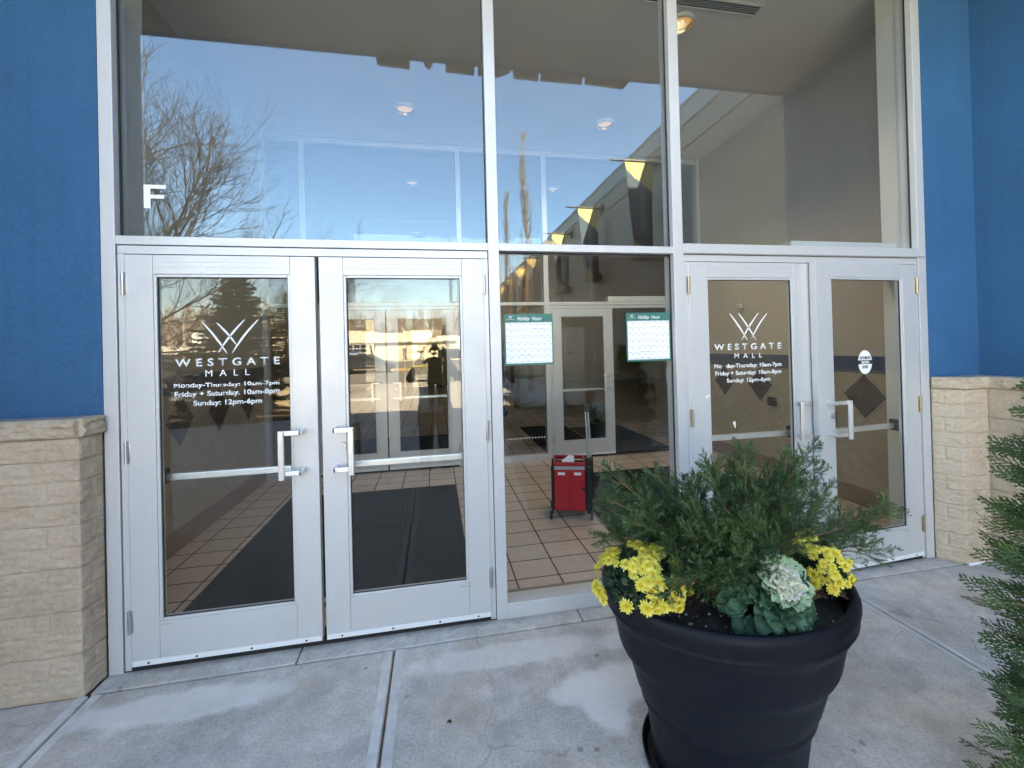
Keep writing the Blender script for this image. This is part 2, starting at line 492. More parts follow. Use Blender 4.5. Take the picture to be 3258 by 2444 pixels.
M['pot'] = pot_mat()
M['soil'] = mat('potting_soil', (.035, .026, .02), .95, var=.6, vscale=55, bump=.02, bscale=60)
M['perlite'] = mat('pale_grit', (.35, .33, .34), .9, var=.4, vscale=80)
M['deadleaf'] = leaf_mat('dry_brown_leaf', (.2, .1, .05), (.36, .22, .12), .7, .25, 12)
M['juniper'] = leaf_mat('juniper_needles', (.020, .058, .022), (.075, .138, .042), .55, .2, 9)
M['juniper_twig'] = mat('juniper_bark', (.2, .125, .075), .85, var=.3, vscale=30)
M['arbor'] = leaf_mat('arborvitae_scale_leaves', (.018, .05, .018), (.075, .15, .042), .5, .25, 5)
M['mumleaf'] = leaf_mat('mum_leaves', (.015, .04, .02), (.035, .075, .03), .6, .2, 12)
M['petal'] = leaf_mat('yellow_petals', (.76, .62, .05), (.88, .82, .22), .6, .35, 30)
M['mumeye'] = mat('mum_eye', (.55, .33, .02), .8)
M['kale_out'] = leaf_mat('ornamental_cabbage_outer_leaf', (.02, .075, .045), (.055, .15, .08), .6, .2, 14)
M['kale_mid'] = leaf_mat('pale_green_cabbage_leaf', (.3, .45, .27), (.5, .63, .42), .6, .3, 18)
M['kale_in'] = leaf_mat('cream_cabbage_heart', (.93, .92, .76), (.96, .95, .86), .6, .5, 20)
M['red'] = mat('red_crate_plastic', (.5, .012, .025), .38)
M['reddark'] = mat('red_crate_rim', (.38, .01, .02), .4)
M['smoke'] = mat('grey_clear_plastic', (.4, .38, .38), .3)
M['paper'] = mat('white_paper', (.8, .8, .78), .8)
M['green'] = mat('poster_green', (.02, .16, .13), .45)
M['poster_line'] = mat('calendar_grey_line', (.45, .5, .58), .6)
M['poster_text'] = mat('calendar_text', (.12, .13, .17), .6)
M['bark'] = mat('grey_brown_bark', (.035, .027, .022), .9, var=.35, vscale=5)
M['bark_red'] = mat('reddish_twig_bark', (.15, .105, .075), .9, var=.35, vscale=4)
M['spruce'] = leaf_mat('spruce_needles', (.010, .020, .012), (.024, .04, .022), .7, .05, 3)
M['skin'] = mat('skin', (.45, .27, .2), .5)
M['jacket'] = mat('black_jacket', (.012, .012, .014), .8, var=.3, vscale=10)
M['jeans'] = mat('dark_jeans', (.02, .026, .045), .85, var=.3, vscale=18)
M['hair'] = mat('dark_hair', (.03, .022, .016), .7)
M['phone'] = mat('phone_glass', (.02, .02, .022), .2)

M['sweep'] = mat('white_door_sweep', (.72, .74, .75), .4)
M['mt'] = mat('tarnished_tag', (.45, .45, .36), .6)
M['ink'] = mat('calendar_rule_ink', (.3, .31, .36), .6)
M['opcover'] = mat('operator_cover', (.62, .64, .64), .5)



def text_mesh(name, body, m, parent, x0, x1, z0, cap_h, y, depth=.0006, bold=0, space=1.0, shear=0, orient='facade', fit=True, zfit=None):
    """lettering as a thin raised mesh; x0..x1 is the width it fills, z0 the baseline and cap_h the capital height"""
    cu = bpy.data.curves.new(name, 'FONT')
    cu.body = body; cu.size = 1; cu.space_character = space; cu.shear = shear; cu.offset = bold
    cu.resolution_u = 4; cu.extrude = 0
    t = bpy.data.objects.new(name, cu); COL.objects.link(t)
    bpy.context.view_layer.update()
    me = bpy.data.meshes.new_from_object(t.evaluated_get(bpy.context.evaluated_depsgraph_get()))
    bpy.data.objects.remove(t)
    co = np.zeros(len(me.vertices) * 3); me.vertices.foreach_get('co', co); co = co.reshape(-1, 3)
    cu2 = bpy.data.curves.new('probe', 'FONT'); cu2.body = 'E'; cu2.size = 1; cu2.offset = bold
    t2 = bpy.data.objects.new('probe', cu2); COL.objects.link(t2); bpy.context.view_layer.update()
    h = t2.dimensions.y; bpy.data.objects.remove(t2); bpy.data.curves.remove(cu2)
    sz = cap_h / max(h, 1e-6)
    mn, mx = co[:, 0].min(), co[:, 0].max()
    sx = (x1 - x0) / (mx - mn) if fit else sz
    X = x0 + (co[:, 0] - mn) * sx
    Z = z0 + co[:, 1] * sz
    bm = bmesh.new(); bm.from_mesh(me)
    for v, a, b in zip(bm.verts, X, Z):
        v.co = (a, b, 0)
    g = bmesh.ops.extrude_face_region(bm, geom=list(bm.faces))
    for v in [q for q in g['geom'] if isinstance(q, bmesh.types.BMVert)]: v.co.z += depth
    bmesh.ops.recalc_face_normals(bm, faces=list(bm.faces))
    for v in bm.verts:
        a, b, c = v.co
        if orient == 'facade': v.co = (a, y - c, b)          # reads from outside, faces -y
        elif orient == 'up_y': v.co = (b, y + c, a)           # runs upward, letter tops toward +x, faces +y
        elif orient == 'back': v.co = (-a, y + c, b)          # faces +y
    bm.to_mesh(me); bm.free()
    me.name = name
    me.materials.clear(); me.materials.append(m)
    o = bpy.data.objects.new(name, me); COL.objects.link(o)
    if parent: o.parent = parent
    return o


def fract(p, sc_, oct_=5):
    return noise.fractal(Vector(p) * sc_, 1.0, 2.0, oct_)

# ------------------------------------------------------------------ ground
b = MB()
b.box(-160, 120, -260, -18, -.25, -.10)
tag(b.build('parking_lot', M['asphalt']), kind='structure', label='grey asphalt parking lot beyond the pavement')
b = MB(); b.box(-160, 120, -420, 60, -.6, -.26)
tag(b.build('ground', mat('dull_grass', (.12, .105, .06), .95, var=.3, vscale=.3)), kind='structure')

JX = [-7.23, -4.44, -1.65, -.253, 2.54, 3.9]           # pavement joints running away from the doors
JY = [-18, -14.4, -10.8, -7.2, -3.6, -.115]
b = MB()
g = .0045
for i in range(len(JX) - 1):
    for j in range(len(JY) - 1):
        x0, x1, y0, y1 = JX[i] + g, JX[i + 1] - g, JY[j] + g, JY[j + 1] - g
        b.bbox(x0, x1, y0, y1, -.12, 0, .006)
# threshold strip in three pieces with slightly raised ends
for (x0, x1) in ((-1.655, -.748), (-.742, .806), (.812, 3.62)):
    b.bbox(x0, x1, -.1105, .02, -.1, .003, .005)
b.bbox(3.9 + g, 4.6, -18, -1.7, -.12, 0, .006)
b.bbox(-40, -7.23 - g, -18, -1.7, -.12, 0, .006)
tag(b.build('pavement', M['concrete']), kind='structure', label='stained grey concrete pavement in front of the doors')
b = MB(); b.box(-40, 4.6, -18, .03, -.1, -.014)
tag(b.build('pavement_joint_bed', M['joint']), kind='structure')
b = MB()
for jx in (-.253, -1.65, 2.54):
    for s in (-1, 1):
        a0, a1 = (jx + s * .0105, jx + s * .05)
        if jx == 2.54: a1 = jx + s * .03
        b.box(min(a0, a1), max(a0, a1), -3.58, -.121, .0, .0012)
tag(b.build('pavement_edge_margin', M['tooled']), kind='structure')

# ------------------------------------------------------------------ split-face block faces
CH = .1016


def block_patch(mb, o, u, n, wdt, z0, z1, seed, step=.008, rough=.0065, cap=False, e0=True, e1=True):
    """a rock-faced block surface: o start point, u horizontal direction, n outward normal"""
    o, u, n = Vector(o), Vector(u), Vector(n)
    nu = max(2, int(wdt / step)); nz = max(2, int((z1 - z0) / step))
    vs = []
    for j in range(nz + 1):
        z = z0 + (z1 - z0) * j / nz
        k = int((z - 1e-6) / CH)
        for i in range(nu + 1):
            a = wdt * i / nu
            if cap:
                ln, off = .46, .14
                fz = min(z - z0, z1 - z) / .012
            else:
                ln, off = .40, (.2 if k % 2 else 0) + seed * .07
                r = z % CH
                fz = min(r, CH - r) / .0085
            q = (a + off) % ln
            bl = int((a + off) / ln)
            fu = min(q, ln - q) / .008
            f = min(1, fz, fu) if not cap else min(1, fz, fu)
            f = max(0, f) ** .45
            pp = Vector((a + seed * 3.7, z * 1.6, k * 1.9 + bl * 5.1 + seed))
            h = rough * (.55 + 1.0 * noise.fractal(Vector((pp.x * 16, pp.y * 26, pp.z)), .85, 2.1, 6)) + .0025 * noise.noise(pp * 2.3)
            d = -.011 * (1 - f) + h * f
            if cap: d += .012
            if (e0 and i == 0) or (e1 and i == nu): d = min(d, 0) * .4
            if j == 0 or j == nz: d *= .4
            vs.append(o + u * a + Vector((0, 0, z)) + n * d)
    fs = []
    for j in range(nz):
        for i in range(nu):
            q = j * (nu + 1) + i
            fs.append((q, q + 1, q + nu + 2, q + nu + 1))
    mb.add(vs, fs)


# ------------------------------------------------------------------ flank walls of the entrance recess
def flank(name, lab, side):
    t = thing(name, lab, 'wall', ((-2.1 if side < 0 else 4.1), .1, 0))
    off = Vector(t.location)

    def sh(mb):
        mb.v = [tuple(Vector(p) - off) for p in mb.v]; return mb
    s = MB()
    if side < 0:
        s.box(-2.47, -1.662, .012, .25, 1.3, 4.455)
        s.box(-3.3, -2.47, -1.6, .25, 1.3, 4.455)
    else:
        s.box(3.535, 4.01, .012, .25, 1.3, 4.455)
        s.box(4.01, 4.6, -1.6, .25, 1.3, 4.455)
    o = sh(s).build('stucco', M['blue'], t)
    k = MB(); c = MB(); top = MB()
    zc0, zc1 = 1.222, 1.318
    if side < 0:
        pl = [(-2.34, -1.74, -2.34, -.125), (-2.34, -.125, -1.672, -.125), (-1.672, -.125, -1.66, .0)]
        fp = [(-3.4, -1.74), (-2.34, -1.74), (-2.34, -.125), (-1.672, -.125), (-1.66, .011), (-1.66, .2), (-3.4, .2)]
    else:
        pl = [(3.535, 0, 3.622, -.13), (3.622, -.13, 3.845, -.13), (3.845, -.13, 3.845, -1.74)]
        fp = [(4.7, .2), (3.54, .2), (3.54, .011), (3.622, -.13), (3.845, -.13), (3.845, -1.74), (4.7, -1.74)]
    for i, (x0, y0, x1, y1) in enumerate(pl):
        u = Vector((x1 - x0, y1 - y0, 0)); wd = u.length; u.normalize()
        nn = Vector((u.y, -u.x, 0))
        st = .0075 if wd < 1 else .012
        block_patch(k, (x0, y0, 0), u, nn, wd, 0, zc0, i + 1 + side, st)
        block_patch(c, (x0, y0, 0), u, nn, wd, zc0 + .003, zc1, i + 4 + side, st * .8, rough=.014, cap=True)
    # solid core behind the rock face, a little inside it
    cx = sum(p[0] for p in fp) / len(fp)
    core = [(p[0] + (.012 if (side > 0 and p[0] < 4) else (-.012 if side < 0 and p[0] > -3 else 0)), p[1] + .012) for p in fp]
    k.prism(core, 'z', .0, zc0 + .01)
    top.prism(core, 'z', zc0 + .012, zc1 - .004)
    k = sh(k).build('block_base', M['block'], t, auto=50)
    ob = sh(c).build('cap_course', M['block'], t, auto=50)
    ob2 = sh(top).build('ledge', M['capstone'], ob)
    return t


flank('flank_wall', 'blue stucco wall on a tan split-face block base beside the double doors with the letter F above', -1)
flank('flank_wall', 'blue stucco corner on a tan block base between the propped door and the evergreen shrub', 1)
# white paint drips on the foot of the right base
b = MB()
for (x, y, z, sx, sz) in ((3.68, -.143, .004, .06, .012), (3.74, -.143, .005, .03, .008)):
    b.bbox(x - sx, x + sx, y, y + .01, z - .004, z + sz, .004)
tag(b.build('caulk_smear', M['vinyl']), 'white caulk smear along the foot of the tan block corner', 'caulk')

# canopy over the recess and the mall behind it
t = thing('canopy', 'dark grey canopy soffit mirrored along the top of the glass', 'canopy', (0, -1.6, 4.46))
b = MB(); b.box(-3.3, 4.6, -.0, 1.6, 0, .1); b.build('soffit', M['soffit'], t)
b = MB(); b.box(-3.42, 4.7, -.06, -.002, -.005, 1.69); b.build('fascia', M['blue'], t)
b = MB()
prof = [(-.505, .0), (-.49, -.092), (-.19, -.09), (-.185, .0)]


def sgn(poly): b.prism([(p[0], p[1] * (.66 if p[1] < 0 else 1)) for p in poly], 'y', -.115, -.065)


TOP = .62
sgn([(-.505, TOP), (-.505, .02), (-.495, -.075), (-.185, -.09), (-.185, TOP)])
sgn([(-.10, TOP), (-.045, -.005), (0, -.07), (.04, -.005), (.1, TOP)])
sgn([(.165, TOP), (.165, -.085), (.455, -.092), (.455, TOP)])
sgn([(.497, TOP), (.497, -.09), (.70, -.09), (.83, .0), (.86, TOP)])
sgn([(.85, TOP), (.865, -.08), (1.125, -.09), (1.14, TOP)])
sgn([(1.15, TOP), (1.155, -.08), (1.605, -.085), (1.63, TOP)])
sgn([(1.64, TOP), (1.648, -.075), (2.085, -.092), (2.14, .0), (2.14, TOP)])
b.build('fascia_letter_block', M['tanwall'], t)
for x in (-.24, .97):
    l = thing('soffit_light', 'small round lamp under the canopy edge mirrored beside the %s notch' % ('first' if x < 0 else 'widest'), 'lamp', (x, -1.5, 4.46), group='lamps under the canopy edge')
    b = MB(); b.lathe([(0.001, -.06), (.03, -.06), (.045, -.045), (.05, -.02), (.075, -.012), (.075, 0), (.001, 0)], n=20)
    b.build('housing', mat('ochre_lamp_housing', (.42, .34, .14), .5), l, smooth=True)

t = thing('mall_building', 'long taupe mall front continuing past the entrance', 'building', (-10, 0, 0))
b = MB(); b.box(-30, 6.7, -1.3, 0, 0, 6.15); b.build('wall', M['tanwall'], t)
b = MB(); b.box(-30, 40, -1.4, 45, 6.16, 6.3); b.build('roof', M['soffit'], t)
b = MB(); b.box(14.75, 18.5, -1.5, 2, 6.31, 8.25); b.build('shading_block', M['tanwall'], t)  # unseen block added to keep sun off most of the nearest banner

t = thing('wing_building', 'taupe stucco wing hung with banners, mirrored in the middle and right panes', 'building', (4.62, -1.6, 0))
b = MB(); b.box(0, 18, -46, 0, 1.3, 5.95); b.build('wall', M['tanwall'], t)
b = MB(); b.box(-.04, 0, -46, -.15, 5.62, 5.95); b.box(-.06, 18.1, -46.1, -.15, 5.95, 6.0); b.build('eave', mat('grey_eave', (.34, .37, .36), .7, var=.1, vscale=2), t)
b = MB(); b.box(-.03, 0, -46, -.15, 5.2, 5.24); b.build('shade_line', M['soffit'], t)  # strip added for the faint shading line below the eave
b = MB(); b.box(-.12, 18, -46, -.15, 0, 1.22)
bm_ = tile_mat('wing_block', (.36, .3, .23), (.2, .17, .13), .4, .2, .008, .9, var=.12)
b.build('block_base', bm_, t)
b = MB(); b.box(-.15, 0, -46, -.15, 1.22, 1.3); b.build('cap_course', M['block'], t)


# ------------------------------------------------------------------ storefront framing
def pane(name, x0, x1, z0, z1, y, m, parent, th=.006):
    b = MB(); b.box(x0, x1, y, y + th, z0, z1)
    return b.build(name, m, parent)


XL0, XL1, XA0, XA1, XB0, XB1, XC0, XC1 = -1.6526, -1.589, .3202, .385, 1.5175, 1.586, 3.456, 3.526
ZT = 4.36


def storefront(Y, lab, outer):
    t = thing('storefront_frame', lab, 'window frame', (0, Y, 0))
    D = .115
    for (x0, x1) in ((XL0, XL1), (XA0, XA1), (XB0, XB1), (XC0, XC1)):
        m = MB(); m.bbox(x0, x1, 0, D, 0, ZT, .0025); m.build('mullion', M['alu'], t)
    if not outer:
        for (x0, x1) in ((-2.118, -2.06), (3.92, 3.978)):
            m = MB(); m.bbox(x0, x1, 0, D, 0, ZT, .0025); m.build('mullion', M['alu'], t)
    bays = [(XL1, XA0), (XA1, XB0), (XB1, XC0)]
    for i, (x0, x1) in enumerate(bays):
        zt = 2.228
        y0 = .0015
        if i == 2 and outer: zt, y0 = 2.248, -.006
        m = MB(); m.bbox(x0 + (0 if y0 > 0 else .0), x1, y0, D - .002, 2.183, zt, .0025)
        if i == 2 and outer: m.bbox(x0 + .012, x1 + .042, -.016, -.007, 2.186, 2.2465, .002)
        m.build('transom', M['alu'], t)
        m = MB(); m.bbox(x0, x1, .0015, D - .002, 4.285, 4.335, .0025); m.build('head_rail', M['alu'], t)
        pane('window_pane', x0 - .004, x1 + .004, zt - .004, 4.29, .05, M['glass_up'] if outer else M['glass_in'], t)
        # dark glazing gaskets
        m = MB()
        for (a, b_) in ((x0, x0 + .006), (x1 - .006, x1)): m.box(a, b_, .04, .0495, zt, 4.285)
        m.box(x0 + .006, x1 - .006, .04, .0495, zt, zt + .006)
        m.build('gasket', M['alu_dark'], t)
    if not outer:
        for (x0, x1) in ((-2.06, XL0), (XC1, 3.92)):
            pane('window_pane', x0 - .004, x1 + .004, .06, 4.29, .05, M['glass_in'], t)
            for (za, zb_) in ((0, .07), (2.183, 2.228), (4.285, 4.335)): MB().bbox(x0, x1, .0015, D - .002, za, zb_, .0025).build('side_rail', M['alu'], t)
    # sidelight
    m = MB(); m.bbox(XA1, XB0, .0015, D - .002, 0, .088, .003); m.bbox(XA1, XB0, -.004, .004, .0, .062, .002); m.build('sill', M['alu'], t)
    pane('window_pane', XA1 - .004, XB0 + .004, .083, 2.188, .05, M['glass'] if outer else M['glass_in'], t)
    m = MB()
    for (a, b_) in ((XA1, XA1 + .006), (XB0 - .006, XB0)): m.box(a, b_, .04, .0495, .09, 2.183)
    m.box(XA1 + .006, XB0 - .006, .04, .0495, 2.176, 2.183)
    m.build('gasket', M['alu_dark'], t)
    # door frames
    for (x0, x1) in ((XL1, XA0), (XB1, XC0)):
        m = MB()
        m.bbox(x0 + .004, x1 - .004, .008, D - .006, 2.136, 2.179, .002)
        m.bbox(x0 + .004, x0 + .034, .008, D - .006, 0.003, 2.135, .002)
        m.bbox(x1 - .034, x1 - .004, .008, D - .006, 0.003, 2.135, .002)
        m.build('door_frame', M['alu'], t)
        m = MB(); m.box(x0 + .002, x1 - .002, .012, D - .01, 2.1785, 2.1835); m.box(x0 + .0005, x0 + .0045, .012, D - .01, 0, 2.18); m.box(x1 - .0045, x1 - .0005, .012, D - .01, 0, 2.18)
        m.build('frame_gap', M['gap'], t)
        m = MB(); m.bbox(x0, x1, .004, D + .03, .0035, .007, .001)
        m.build('threshold', M['rubber'], t)  # threshold coloured black to carry on the shade of the gap above
        m = MB(); m.box(x0 + .036, x1 - .036, .003, .05, .0072, .033); m.build('threshold_shade', M['gap'], t)  # black box stands in for the shade under the doors
    return t


sf1 = storefront(0, 'silver aluminium storefront frame with tall panes around the outer doors', True)
sf2 = storefront(3.24, 'inner aluminium storefront frame across the far side of the vestibule', False)


# ------------------------------------------------------------------ doors
def make_door(lab, hinge, s, Y=0, ang=0, lock=False, brass=False, inner=False):
    """origin on the hinge line; the leaf runs s*x; local z up, outside is -y"""
    t = thing('glass_door', lab, 'door', (hinge, Y, 0), R(ang), 'aluminium glass doors')
    gm = M['glass_in'] if inner else M['glass']

    def X(a, b_): return (min(s * a, s * b_), max(s * a, s * b_))
    a0, a1 = .0025, .9115
    hs, ms = .126, .126
    f = MB()
    f.bbox(*X(a0, a0 + hs), 0, .045, .027, 2.131, .002)
    f.bbox(*X(a1 - ms, a1), 0, .045, .027, 2.131, .002)
    f.bbox(*X(a0 + hs + .0008, a1 - ms - .0008), .0008, .0442, 2.032, 2.131, .002)
    for zz in (2.068, 2.094): f.bbox(*X(a0 + hs + .001, a1 - ms - .001), -.0004, .002, zz, zz + .005, .0008)
    f.bbox(*X(a0 + hs + .0008, a1 - ms - .0008), .0008, .0442, .027, .240, .002)
    f.build('leaf_frame', M['alu'], t)
    st = MB()
    g0, g1 = a0 + hs, a1 - ms
    for (p, q) in ((g0, g0 + .015), (g1 - .015, g1)): st.bbox(*X(p, q), .004, .041, .2405, 2.0315, .0025)
    st.bbox(*X(g0 + .0155, g1 - .0155), .004, .041, .2405, .2555, .0025)
    st.bbox(*X(g0 + .0155, g1 - .0155), .004, .041, 2.0165, 2.0315, .0025)
    st.build('glazing_stop', M['alu'], t)
    ga = MB()
    for (p, q) in ((g0 + .015, g0 + .0185), (g1 - .0185, g1 - .015)): ga.box(*X(p, q), .012, .0195, .2556, 2.0164)
    ga.box(*X(g0 + .0185, g1 - .0185), .012, .0195, .2556, .2585); ga.box(*X(g0 + .0185, g1 - .0185), .012, .0195, 2.0135, 2.0164)
    ga.build('gasket', M['alu_dark'], t)
    x0, x1 = X(g0 + .008, g1 - .008)
    pane('pane', x0, x1, .248, 2.024, .020, gm, t)
    # pull handle on the outside
    e = a1
    h = MB()
    for dz in (0, 1):
        zc = .967 + dz * .212
        h.bbox(*X(e - .178, e - .068), -.073, -.057, zc - .0125, zc + .0125, .003)
        h.bbox(*X(e - .082, e - .066), -.073, .0, zc - .0125, zc + .0125, .003)
    h.bbox(*X(e - .178, e - .1495), -.088, -.0735, .938, 1.195, .003)
    for q in (.1565, .164, .1715): h.bbox(*X(e - q - .0022, e - q + .0022), -.0905, -.087, .939, 1.194, .001)
    h.build('pull_handle', M['alu_bar'], t)
    # push bar on the inside
    pb = MB(); pb.bbox(*X(g0 - .02, g1 + .03), .082, .112, .935, .972, .005)
    pbo = pb.build('push_bar', M['alu_bar'], t)
    pk = MB()
    for q in (g0 - .035, g1 + .02): pk.bbox(*X(q, q + .035), .0455, .118, .92, 1.0, .006)
    pk.build('bar_bracket', M['black'], pbo)
    hm = M['brass'] if brass else M['steel']
    for zc in (1.981, 1.117, .258):
        k = MB()
        for q in range(5):
            z0 = zc - .057 + q * .0229
            k.tube([(-s * .0005, -.007, z0), (-s * .0005, -.007, z0 + .0222)], .0085, 12)
        k.bbox(*X(.003, .012), -.0015, .0, zc - .056, zc + .056, .0006)
        k.build('hinge', hm, t, auto=40)
    sw = MB(); sw.bbox(*X(a0 + .004, a1 - .004), -.006, -.0005, .031, .058, .0015)
    swo = sw.build('door_sweep', M['sweep'], t)
    for q in (.08, .30, .56, .83):
        k = MB(); k.tube([(s * q, -.0085, .044), (s * q, -.006, .044)], .0052, 10); k.build('screw', M['black'], swo)
    if lock:
        k = MB(); k.tube([(s * (e - .108), -.012, 1.083), (s * (e - .108), 0, 1.083)], [.0175, .02], 24); k.tube([(s * (e - .108), -.0145, 1.083), (s * (e - .108), -.012, 1.083)], .011, 20)
        lk = k.build('lock_cylinder', M['steel'], t, auto=40)
        k = MB(); k.box(s * (e - .108) - .0012, s * (e - .108) + .0012, -.0152, -.0144, 1.078, 1.089); k.build('keyhole', M['gap'], lk)
    # factory tag
    k = MB(); k.bbox(*X(g0 + .003, g0 + .055), -.0008, .0006, .222, .229, .0003); k.build('maker_tag', M['mt'], t)
    return t


HL, HR1, HR2 = -1.5525, .2905, 3.4275
HB = 1.6145
d1 = make_door('silver glass door with mirrored trees and white hours lettering, hinged next to the left blue wall', HL, 1)
d2 = make_door('silver glass door without lettering that has a keyhole, left of the middle pane', HR1, -1, lock=True)
d3 = make_door('silver glass door with white hours lettering missing one letter, behind the juniper planter', HB, 1, brass=True)
d4 = make_door('silver glass door pushed slightly open, with a round caution sticker', HR2, -1, ang=3.6, lock=True, brass=True)
i1 = make_door('inner vestibule door at the back, left leaf of the closed pair', HL, 1, 3.24, inner=True)
i2 = make_door('inner vestibule door at the back, right leaf of the closed pair mirroring the photographer', HR1, -1, 3.24, lock=True, inner=True)
i3 = make_door('closed inner vestibule door just behind the red cart', HB, 1, 3.24, inner=True)
i4 = make_door('inner vestibule door swung open into the mall, right of the red cart', HR2, -1, 3.24, ang=-122, inner=True)


def logo(parent, pts, y, ox, w0=.0052, name='logo'):
    b = MB()
    for (x0, z0, x1, z1, bow) in pts:
        n_ = 14
        L_, Rr = [], []
        d = Vector((x1 - x0, z1 - z0)); ln = d.length; d.normalize(); p = Vector((-d.y, d.x))
        for i in range(n_ + 1):
            q = i / n_
            c = Vector((x0, z0)) + d * ln * q + p * bow * math.sin(PI * q)
            hw = w0 * (math.sin(PI * min(1, q * .92 + .06)) ** .7)
            L_.append(c + p * hw); Rr.append(c - p * hw)
        poly = L_ + Rr[::-1]
        vs = [(q.x - ox, y, q.y) for q in poly] + [(q.x - ox, y + .0004, q.y) for q in poly]
        m_ = len(poly)
        fs = []
        for i in range(n_):
            fs.append((i, i + 1, m_ - 2 - i, m_ - 1 - i))
            fs.append((m_ + i, 2 * m_ - 1 - i, 2 * m_ - 2 - i, m_ + i + 1))
        for i in range(m_): fs.append((i, (i + 1) % m_, m_ + (i + 1) % m_, m_ + i))
        b.add(vs, fs)
    return b.build(name, M['vinyl'], parent, fixn=True)


YD = .0192
logo(d1, [(-1.208, 1.782, -1.091, 1.611, .005), (-1.139, 1.778, -1.043, 1.653, .004), (-1.003, 1.793, -1.134, 1.619, -.006), (-.936, 1.792, -1.068, 1.613, -.007)], YD - .0012, HL)
T = lambda dd, ox, s, x0, x1, z, c, **k: text_mesh('lettering', s, M['vinyl'], dd, x0 - ox, x1 - ox, z, c, YD, **k)
T(d1, HL, 'WESTGATE', -1.339, -.834, 1.5495, .0405, space=1.7, bold=.02)
T(d1, HL, 'MALL', -1.198, -.985, 1.494, .033, space=2.2)
T(d1, HL, 'Monday-Thursday: 10am-7pm', -1.348, -.838, 1.434, .0275, bold=.028)
T(d1, HL, 'Friday + Saturday. 10am-8pm', -1.345, -.838, 1.3865, .0275, bold=.028)
T(d1, HL, 'Sunday: 12pm-6pm', -1.258, -.927, 1.337, .0275, bold=.028)
logo(d3, [(1.923, 1.795, 2.052, 1.614, .005), (1.988, 1.799, 2.119, 1.612, .004), (2.141, 1.798, 2.009, 1.618, -.006), (2.207, 1.795, 2.082, 1.625, -.007)], YD - .0012, HB)
T(d3, HB, 'WESTGATE', 1.804, 2.312, 1.5545, .0405, space=1.7, bold=.02)
T(d3, HB, 'MALL', 1.952, 2.159, 1.498, .031, space=2.2)
T(d3, HB, 'Mo   day-Thursday: 10am-7pm', 1.80, 2.309, 1.436, .0275, bold=.028)
T(d3, HB, 'Friday + Saturday: 10am-8pm', 1.805, 2.305, 1.3875, .0275, bold=.028)
T(d3, HB, 'Sunday: 12pm-6pm', 1.889, 2.219, 1.3385, .0275, bold=.028)

# caution sticker
cx, cz, ra, rb = 2.955 - HR2, 1.442, .063, .083


def cap_poly(z0, z1, n_=20):
    a0 = math.asin(max(-1, min(1, (z0 - cz) / rb))); a1 = math.asin(max(-1, min(1, (z1 - cz) / rb)))
    r_ = [(cx + ra * math.cos(a0 + (a1 - a0) * i / n_), cz + rb * math.sin(a0 + (a1 - a0) * i / n_)) for i in range(n_ + 1)]
    l_ = [(2 * cx - p[0], p[1]) for p in r_[::-1]]
    return r_ + l_


b = MB(); b.prism(cap_poly(cz + .014, cz + rb), 'y', YD, YD - .0004); b.prism(cap_poly(cz - rb, cz - .014), 'y', YD, YD - .0004)
stk = b.build('caution_sticker', M['vinyl'], d4, fixn=True)
b = MB(); b.prism(cap_poly(cz - .0135, cz + .0135), 'y', YD, YD - .0004); b.build('sticker_band', M['vinyl_black'], stk, fixn=True)
text_mesh('sticker_text', 'AUTOMATIC', M['vinyl_black'], stk, cx - .05, cx + .05, cz + .021, .021, YD - .0006, bold=.04)
text_mesh('sticker_text', 'CAUTION', M['vinyl'], stk, cx - .036, cx + .036, cz - .0095, .019, YD - .0006, bold=.04)
text_mesh('sticker_text', 'DOOR', M['vinyl_black'], stk, cx - .025, cx + .025, cz - .043, .021, YD - .0006, bold=.04)
# scraps of old label left on the propped pair
b = MB(); b.prism([(1.72 - HB, 1.235), (1.745 - HB, 1.25), (1.748 - HB, 1.262), (1.728 - HB, 1.26), (1.712 - HB, 1.245)], 'y', -.0006, .0005); b.build('sticker_scrap', M['paper'], d3, fixn=True)
b = MB(); b.prism([(1.925 - HB, 1.07), (1.945 - HB, 1.075), (1.945 - HB, 1.03), (1.938 - HB, 1.03)], 'y', YD, YD - .0005); b.build('sticker_scrap', M['paper'], d3, fixn=True)

# the letter F on the glass above the left door
ft = MB()
ft.prism([(-1.485, 2.51), (-1.381, 2.51), (-1.381, 2.49), (-1.454, 2.49), (-1.454, 2.458), (-1.39, 2.458), (-1.39, 2.438), (-1.454, 2.438), (-1.454, 2.385), (-1.485, 2.385)], 'y', .0485, .0492)
tag(ft.build('letter_decal', M['vinyl'], fixn=True), 'white letter F stuck low on the tall pane above the hours door', 'letter')

# automatic operator boxes
for (Y, lab) in ((0, 'white door operator box behind the glass above the propped door'), (3.24, 'white door operator box above the open inner door')):
    t = thing('door_operator', lab, 'door operator', (2.98, Y + .19, 2.25), group='automatic door operators')
    b = MB(); b.bbox(-.46, .46, -.065, .065, -.06, .07, .006); b.build('cover', M['opcover'], t)
    b = MB(); b.bbox(-.464, -.4605, -.06, .06, -.058, .068, .001); e_ = b.build('end_plate', M['alu'], t)
    b = MB(); b.bbox(-.03, .42, -.02, .02, -.085, -.061, .004); b.build('arm', M['alu_bar'], t)


